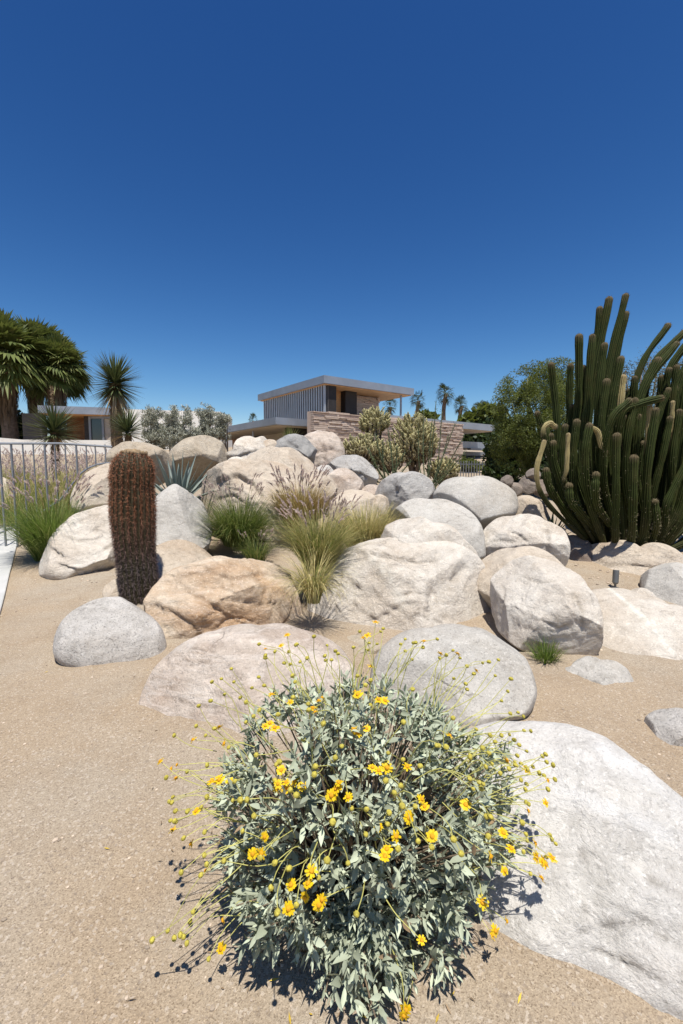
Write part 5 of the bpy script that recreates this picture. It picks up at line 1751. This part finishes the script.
def house():
    r = random.Random(9)
    Y0 = 22.0
    A = (P(324, 375, Y0).x, Y0)               # near corner of the upper roof
    zt = P(324, 375, Y0).z
    t = thing('desert_house', (A[0], A[1], ground(*A)), 'low modern house with flat metal roofs, louvred upper deck and stone wall behind the boulders', 'house')
    # upper roof
    m = MB(); slab(m, A, 7.0, 6.0, zt - .36, zt); m.build('upper_roof', M['alu'], t)
    m = MB(); slab(m, off(A, .12, .12), 6.76, 5.76, zt - .40, zt - .362)
    m.build('upper_soffit', M['soffit'], t)
    # louvre wall along D1, closed by vertical fins
    zb = zt - 2.35
    m = MB()
    slab(m, off(A, .2, .36), 6.6, .04, zb, zt - .40, 1)
    n = 30
    for i in range(n):
        s = .2 + 6.5 * i / n
        q = Vector((*off(A, s + .11, .24), (zb + zt - .40) / 2))
        rot = Matrix.Rotation(math.atan2(D1.y, D1.x) + R(8), 3, 'Z')
        m.box(q, (.085, .10, zt - .40 - zb), rot, 0)
    m.build('louvre_wall', [M['louver'], M['wall_grey']], t)
    m = MB()
    slab(m, off(A, .2, .41), .05, .45, zb, zt - .40)
    m.build('wall', M['dark'], t)
    # glazing and dark post behind the deck
    m = MB(); slab(m, off(A, 1.3, .9), .05, 1.3, zb, zt - .40); m.build('wood_screen', M['soffit'], t)
    m = MB(); slab(m, off(A, .9, 1.95), .4, .75, zb, zt - .40); m.build('dark_pier', M['dark'], t)
    m = MB(); slab(m, off(A, 4.6, .5), .08, 3.2, zb, zb + .9); m.build('deck_parapet', M['plaster'], t)
    # stone chimney
    m = MB(); stone_wall(m, off(A, 1.5, 3.05), 1.75, zb, zt - .42, .9, r); m.build('chimney', [M['stone'], M['mortar']], t)
    # thin post
    p = off(A, .35, 5.35)
    m = MB(); m.tube([(p[0], p[1], zb - .3), (p[0], p[1], zt - .40)], .06, 10); m.build('post', M['alu'], t)
    # deck floor
    m = MB(); slab(m, off(A, .1, .1), 6.8, 5.8, zb - .25, zb); m.build('deck', M['soffit_tan'], t)
    # lower roof on the left
    B = (P(275.5, 417, 19.4).x, 19.4)
    zl = P(275.5, 417, 19.4).z
    m = MB(); slab(m, B, 10.5, 5.0, zl - .30, zl); m.build('lower_roof', M['alu'], t)
    m = MB(); slab(m, off(B, .1, .1), 10.3, 4.8, zl - .34, zl - .302); m.build('lower_soffit', M['soffit_tan'], t)
    g0 = ground(*B)
    m = MB(); slab(m, off(B, 1.0, 2.2), 4.5, .2, g0 - .5, zl - .34); m.build('wall', M['plaster_tan'], t)
    m = MB(); slab(m, off(B, 5.5, 2.2), 2.2, .08, g0 - .5, zl - .34); m.build('window', M['glass'], t)
    m = MB(); slab(m, off(B, 7.7, 2.2), 2.0, .2, g0 - .5, zl - .34); m.build('wall', M['wood'], t)
    m = MB(); slab(m, off(B, .6, .9), .2, 4, g0 - .5, zl - .34); m.build('wall', M['dark'], t)
    for s in (3.2, 6.4):
        q = off(B, s, .5)
        m = MB(); m.tube([(q[0], q[1], g0 - .5), (q[0], q[1], zl - .34)], .05, 8); m.build('post', M['alu'], t)
    # stone wall in front
    S0 = (P(313.5, 410, 19.2).x, 19.2)
    zs = P(313.5, 410, 19.2).z
    # length until picture x = 461.5
    k = (461.5 - W / 2) / FPX
    L = (k * S0[1] - S0[0]) / (D2.x - k * D2.y)
    m = MB(); stone_wall(m, S0, L, ground(S0[0], S0[1]) - .6, zs, .5, r); m.build('stone_wall', [M['stone'], M['mortar']], t)
    # right wing roof
    e = P(494.5, 425, 27.0)
    c = Vector((e.x, e.y, 0)) - D2 * 9.0
    m = MB(); slab(m, c, 3.0, 9.0, e.z - .36, e.z); m.build('wing_roof', M['alu'], t)
    m = MB(); slab(m, off(c, .1, .1), 2.8, 8.8, e.z - .40, e.z - .362); m.build('wing_soffit', M['soffit_tan'], t)
    # stepped lower roofs of the wing
    e2 = P(493, 443, 29.0)
    c2 = Vector((e2.x, e2.y, 0)) - D2 * 6.5
    m = MB(); slab(m, c2, 4.0, 6.5, e2.z - .38, e2.z); m.build('wing_canopy', M['alu'], t)
    m = MB(); slab(m, off(c2, -.25, 4.0), .25, 2.85, e2.z - .50, e2.z - .384); m.build('canopy_beam', M['frame'], t)
    e3 = P(491, 452.5, 30.5)
    c3 = Vector((e3.x, e3.y, 0)) - D2 * 6.0
    m = MB(); slab(m, c3, .4, 6.0, e3.z - .24, e3.z); m.build('lintel', M['frame'], t)
    gz = ground(e3.x, e3.y) - .3
    for s in (3.6, 4.3, 4.75, 5.75):
        m = MB(); slab(m, off(c3, .1, s), .14, .14, gz, e3.z - .244); m.build('post', M['frame'], t)
    w_ = MB(); slab(w_, off(c3, .9, .2), .05, 5.6, gz, e3.z - .1)
    w_.build('window', M['glass'], t)
    m = MB(); slab(m, off(c3, 3.5, -2), .2, 8.4, gz, e2.z - .5); m.build('wall', M['plaster_tan'], t)


house()

# picket gate of the wing
def pickets():
    t = thing('picket_fence', gpos(485, 17.5), 'thin grey metal picket fence before the wing of the house', 'fence')
    m, rl = MB(), MB()
    x0, x1 = P(458, 470, 17.5).x, P(512, 470, 17.5).x
    z1 = P(485, 461, 17.5).z
    z0 = ground((x0 + x1) / 2, 17.5) - .1
    n = 20
    for i in range(n + 1):
        x = x0 + (x1 - x0) * i / n
        m.box((x, 17.5, (z0 + z1) / 2), (.03, .03, z1 - z0))
    rl.box(((x0 + x1) / 2, 17.53, z1 - .12), (x1 - x0, .025, .04))
    rl.box(((x0 + x1) / 2, 17.53, z0 + .3), (x1 - x0, .025, .04))
    m.build('pickets', M['frame'], t); rl.build('rails', M['frame'], t)


pickets()

# ------------------------------------------------------------------ white house on the left
def white_house():
    Y = 35.0
    k = Y / FPX

    def X(px): return P(px, 440, Y).x

    def Z(py, yy=Y): return P(0, py, yy).z
    gz = ground(X(70), Y)
    t = thing('white_house', (X(75), Y, gz), 'low white house with metal fascia and glass doors behind the tall yucca', 'house')
    m = MB(); m.box(((X(22) + X(44)) / 2, Y + .3, (gz + Z(413)) / 2), (X(44) - X(22), .3, Z(413) - gz)); m.build('dark_wall', M['wall_grey'], t)
    # roof with fascia, falling slightly to the right in the picture because it runs back
    m = MB()
    m.prism([(X(43), Y - .4), (X(106) + .3, Y + 1.0), (X(106) + 1.3, Y + 7), (X(43) - 2, Y + 7)], Z(413.5), Z(406)); m.build('roof', M['alu'], t)
    m = MB(); m.prism([(X(44), Y - .2), (X(106), Y + 1.1), (X(106) + 1, Y + 6.8), (X(44) - 2, Y + 6.8)], Z(413.5) - .05, Z(413.5) - .004); m.build('soffit', M['soffit'], t)
    m = MB(); m.box(((X(43) + X(80)) / 2, Y + 3.2, (gz + Z(413)) / 2), (X(80) - X(43), .2, Z(413) - gz)); m.build('wood_wall', M['wood'], t)
    m = MB(); m.box((X(79), Y + 2.2, (gz + Z(413)) / 2), (.5, 1.9, Z(413) - gz)); m.build('wall', M['dark'], t)
    # glass door
    fr = MB()
    for px in (81.5, 95, 106):
        fr.box((X(px), Y + 1.3, (gz + Z(413.8)) / 2), (.16, .14, Z(413.8) - gz))
    fr.box(((X(81) + X(106)) / 2, Y + 1.3, Z(415.5)), (X(106) - X(81), .12, .18))
    f = fr.build('glass_door', M['frame'], t)
    g = MB(); g.box(((X(82) + X(94.5)) / 2, Y + 1.34, (gz + Z(417)) / 2), (X(94.5) - X(82), .03, Z(417) - gz)); g.build('pane', M['glass'], f)
    g = MB(); g.box(((X(95.5) + X(105.5)) / 2, Y + 1.36, (gz + Z(417)) / 2), (X(105.5) - X(95.5), .03, Z(417) - gz)); g.build('curtain', M['plaster_tan'], f)
    # white wall block
    m = MB(); m.prism([(X(107), Y + .7), (X(212), Y + 2.5), (X(212), Y + 6.5), (X(107), Y + 6.5)], gz - .5, Z(407.5)); m.build('white_wall', M['plaster'], t)
    m = MB(); m.box((X(66), Y + 8, (gz + Z(396)) / 2), (.35, .35, Z(396) - gz)); m.build('flue', M['dark'], t)


white_house()


def low_wall():
    Y = 31.0
    x0, x1 = P(-60, 440, Y).x, P(150, 440, Y).x
    m = MB()
    z1a = P(0, 434, Y).z; z1b = P(0, 440.5, Y).z
    gz = ground(0, Y) - .6
    xa = P(22, 440, Y).x
    vs = [(x0, Y, gz), (x1, Y, gz), (x1, Y + .3, gz), (x0, Y + .3, gz), (x0, Y, z1a + .1), (x1, Y, z1b), (x1, Y + .3, z1b), (x0, Y + .3, z1a + .1), (xa, Y, z1b + .06), (xa, Y + .3, z1b + .06)]
    m.add(vs, [(0, 1, 5, 8, 4), (2, 3, 7, 9, 6), (4, 8, 9, 7), (8, 5, 6, 9), (1, 2, 6, 5), (3, 0, 4, 7), (3, 2, 1, 0)])
    o = m.build('garden_wall', M['plaster'], None, origin=((x0 + x1) / 2, Y, gz))
    tag(o, 'low white garden wall in front of the white house', 'wall')


low_wall()

# ------------------------------------------------------------------ metal fence at the left
def fence():
    Y = 7.6
    k = Y / FPX
    t = thing('metal_fence', gpos(40, Y), 'light grey metal fence with thin bars behind the green grass', 'fence')

    def Q(px, py, yy): return P(px, py, yy)
    Ya, Yb = 7.3, 8.3

    def yy(px): return Ya + (Yb - Ya) * (px + 20) / 140
    rail = MB()
    top = [Q(px, 443.5 + (3.2 if px > 60 else 0) * (px - 60) / 50, yy(px)) for px in (-40, -20, 0, 20, 40, 60, 80, 100, 112)]
    rail.tube(top, .019, 8)
    rail.build('top_rail', M['frame'], t)
    low = MB()
    curve = [(74, 482), (80, 474), (88, 468), (97, 464.5), (106, 463), (116, 463.5)]
    low.tube([Q(a, b_, yy(a)) for a, b_ in [(-40, 538), (0, 533), (30, 520), (60, 500), (68, 490)] + curve], .016, 8)
    low.build('bottom_rail', M['frame'], t)

    def lowz(px):
        pts = [(-40, 538), (0, 533), (30, 520), (60, 500), (68, 490)] + curve
        for (a, za), (b_, zb_) in zip(pts, pts[1:]):
            if a <= px <= b_: return za + (zb_ - za) * (px - a) / (b_ - a)
        return 540
    for px in (-12, -1, 11, 22.5, 33, 44.5, 54.5, 65, 76, 86, 95, 105):
        a = Q(px, 444.5, yy(px)); b_ = Q(px, lowz(px), yy(px))
        m = MB()
        w = .022 if px in (-1, 11, 44.5, 76) else .015
        zb_ = b_.z if px > 15 else ground(a.x, a.y) - .03
        m.box((a.x, a.y, (a.z + zb_) / 2), (w, w * 1.3, a.z - zb_))
        m.build('bar', M['frame'], t)


fence()

# ------------------------------------------------------------------ spotlight
def spot():
    p = G(615, 588)
    t = thing('garden_spotlight', p, 'small grey cylindrical spotlight on the sand below the organ pipe cactus', 'lamp')
    k = p.y / FPX
    m = MB(); m.tube([p + Vector((0, 0, -.02)), p + Vector((0, 0, .055))], .014, 10); m.tube([p + Vector((0, 0, -.005)), p + Vector((0, 0, .012))], .04, 16)
    m.build('stake', M['lampmetal'], t, smooth=False)
    m = MB()
    ax = Vector((.10, .15, 1)).normalized()
    c = p + Vector((0, 0, .05))
    q = [c, c + ax * .012, c + ax * .02, c + ax * .175, c + ax * .178, c + ax * .178, c + ax * .15]
    m.tube(q, [.018, .032, .036, .036, .035, .030, .028], 20)
    m.build('housing', M['lampmetal'], t)
    m = MB(); m.tube([c + ax * .149, c + ax * .1515], .0285, 16); m.build('lens', M['glass'], t)


M['lampmetal'] = simple('grey cast metal', (0.17, 0.17, 0.165), .45, .15, metal=.5)
spot()

# ------------------------------------------------------------------ light
SUN_EL = 73.0
SUN_DIR = Vector((0.25, -1.0, 0)).normalized()      # horizontal direction towards the sun
az = math.atan2(SUN_DIR.x, SUN_DIR.y)               # clockwise from +Y
sd = bpy.data.lights.new('sun', 'SUN')
sd.energy = 4.6
sd.angle = R(0.53)
sd.color = (1.0, 0.955, 0.88)
so = bpy.data.objects.new('sun', sd)
COL.objects.link(so)
v = SUN_DIR * math.cos(R(SUN_EL)) + Vector((0, 0, math.sin(R(SUN_EL))))
so.rotation_euler = (-v).to_track_quat('-Z', 'Y').to_euler()
so.location = (5, 5, 30)

wd = bpy.data.worlds.new('World')
SC.world = wd
wd.use_nodes = True
nt = wd.node_tree
nt.nodes.clear()
sky = nt.nodes.new('ShaderNodeTexSky')
sky.sky_type = 'NISHITA'
sky.sun_disc = False
sky.sun_elevation = R(SUN_EL)
sky.sun_rotation = az
sky.altitude = 0
sky.air_density = 1.0
sky.dust_density = 0.1
sky.ozone_density = 10
bg = nt.nodes.new('ShaderNodeBackground')
bg.inputs[1].default_value = 0.10
wo = nt.nodes.new('ShaderNodeOutputWorld')
def vmul(src, c):
    nd = nt.nodes.new('ShaderNodeVectorMath'); nd.operation = 'MULTIPLY'
    nt.links.new(src, nd.inputs[0]); nd.inputs[1].default_value = c
    return nd.outputs[0]


# deepens the blue towards the zenith like the dry desert air
sp_ = nt.nodes.new('ShaderNodeSeparateXYZ')
nt.links.new(vmul(sky.outputs[0], (0.1, 0.1, 0.1)), sp_.inputs[0])
cb_ = nt.nodes.new('ShaderNodeCombineXYZ')
for i_, g_ in enumerate((2.1, 1.66, 1.35)):
    pw = nt.nodes.new('ShaderNodeMath'); pw.operation = 'POWER'
    nt.links.new(sp_.outputs[i_], pw.inputs[0]); pw.inputs[1].default_value = g_
    nt.links.new(pw.outputs[0], cb_.inputs[i_])
nt.links.new(vmul(cb_.outputs[0], (45.5, 17.2, 10.3)), bg.inputs[0])
nt.links.new(bg.outputs[0], wo.inputs[0])

SC.view_settings.view_transform = 'Standard'
SC.view_settings.look = 'None'
SC.view_settings.exposure = 0.45
SC.view_settings.gamma = 1
SC.view_settings.use_curve_mapping = False
SC.cycles.max_bounces = 6
SC.cycles.diffuse_bounces = 3
SC.cycles.transparent_max_bounces = 4
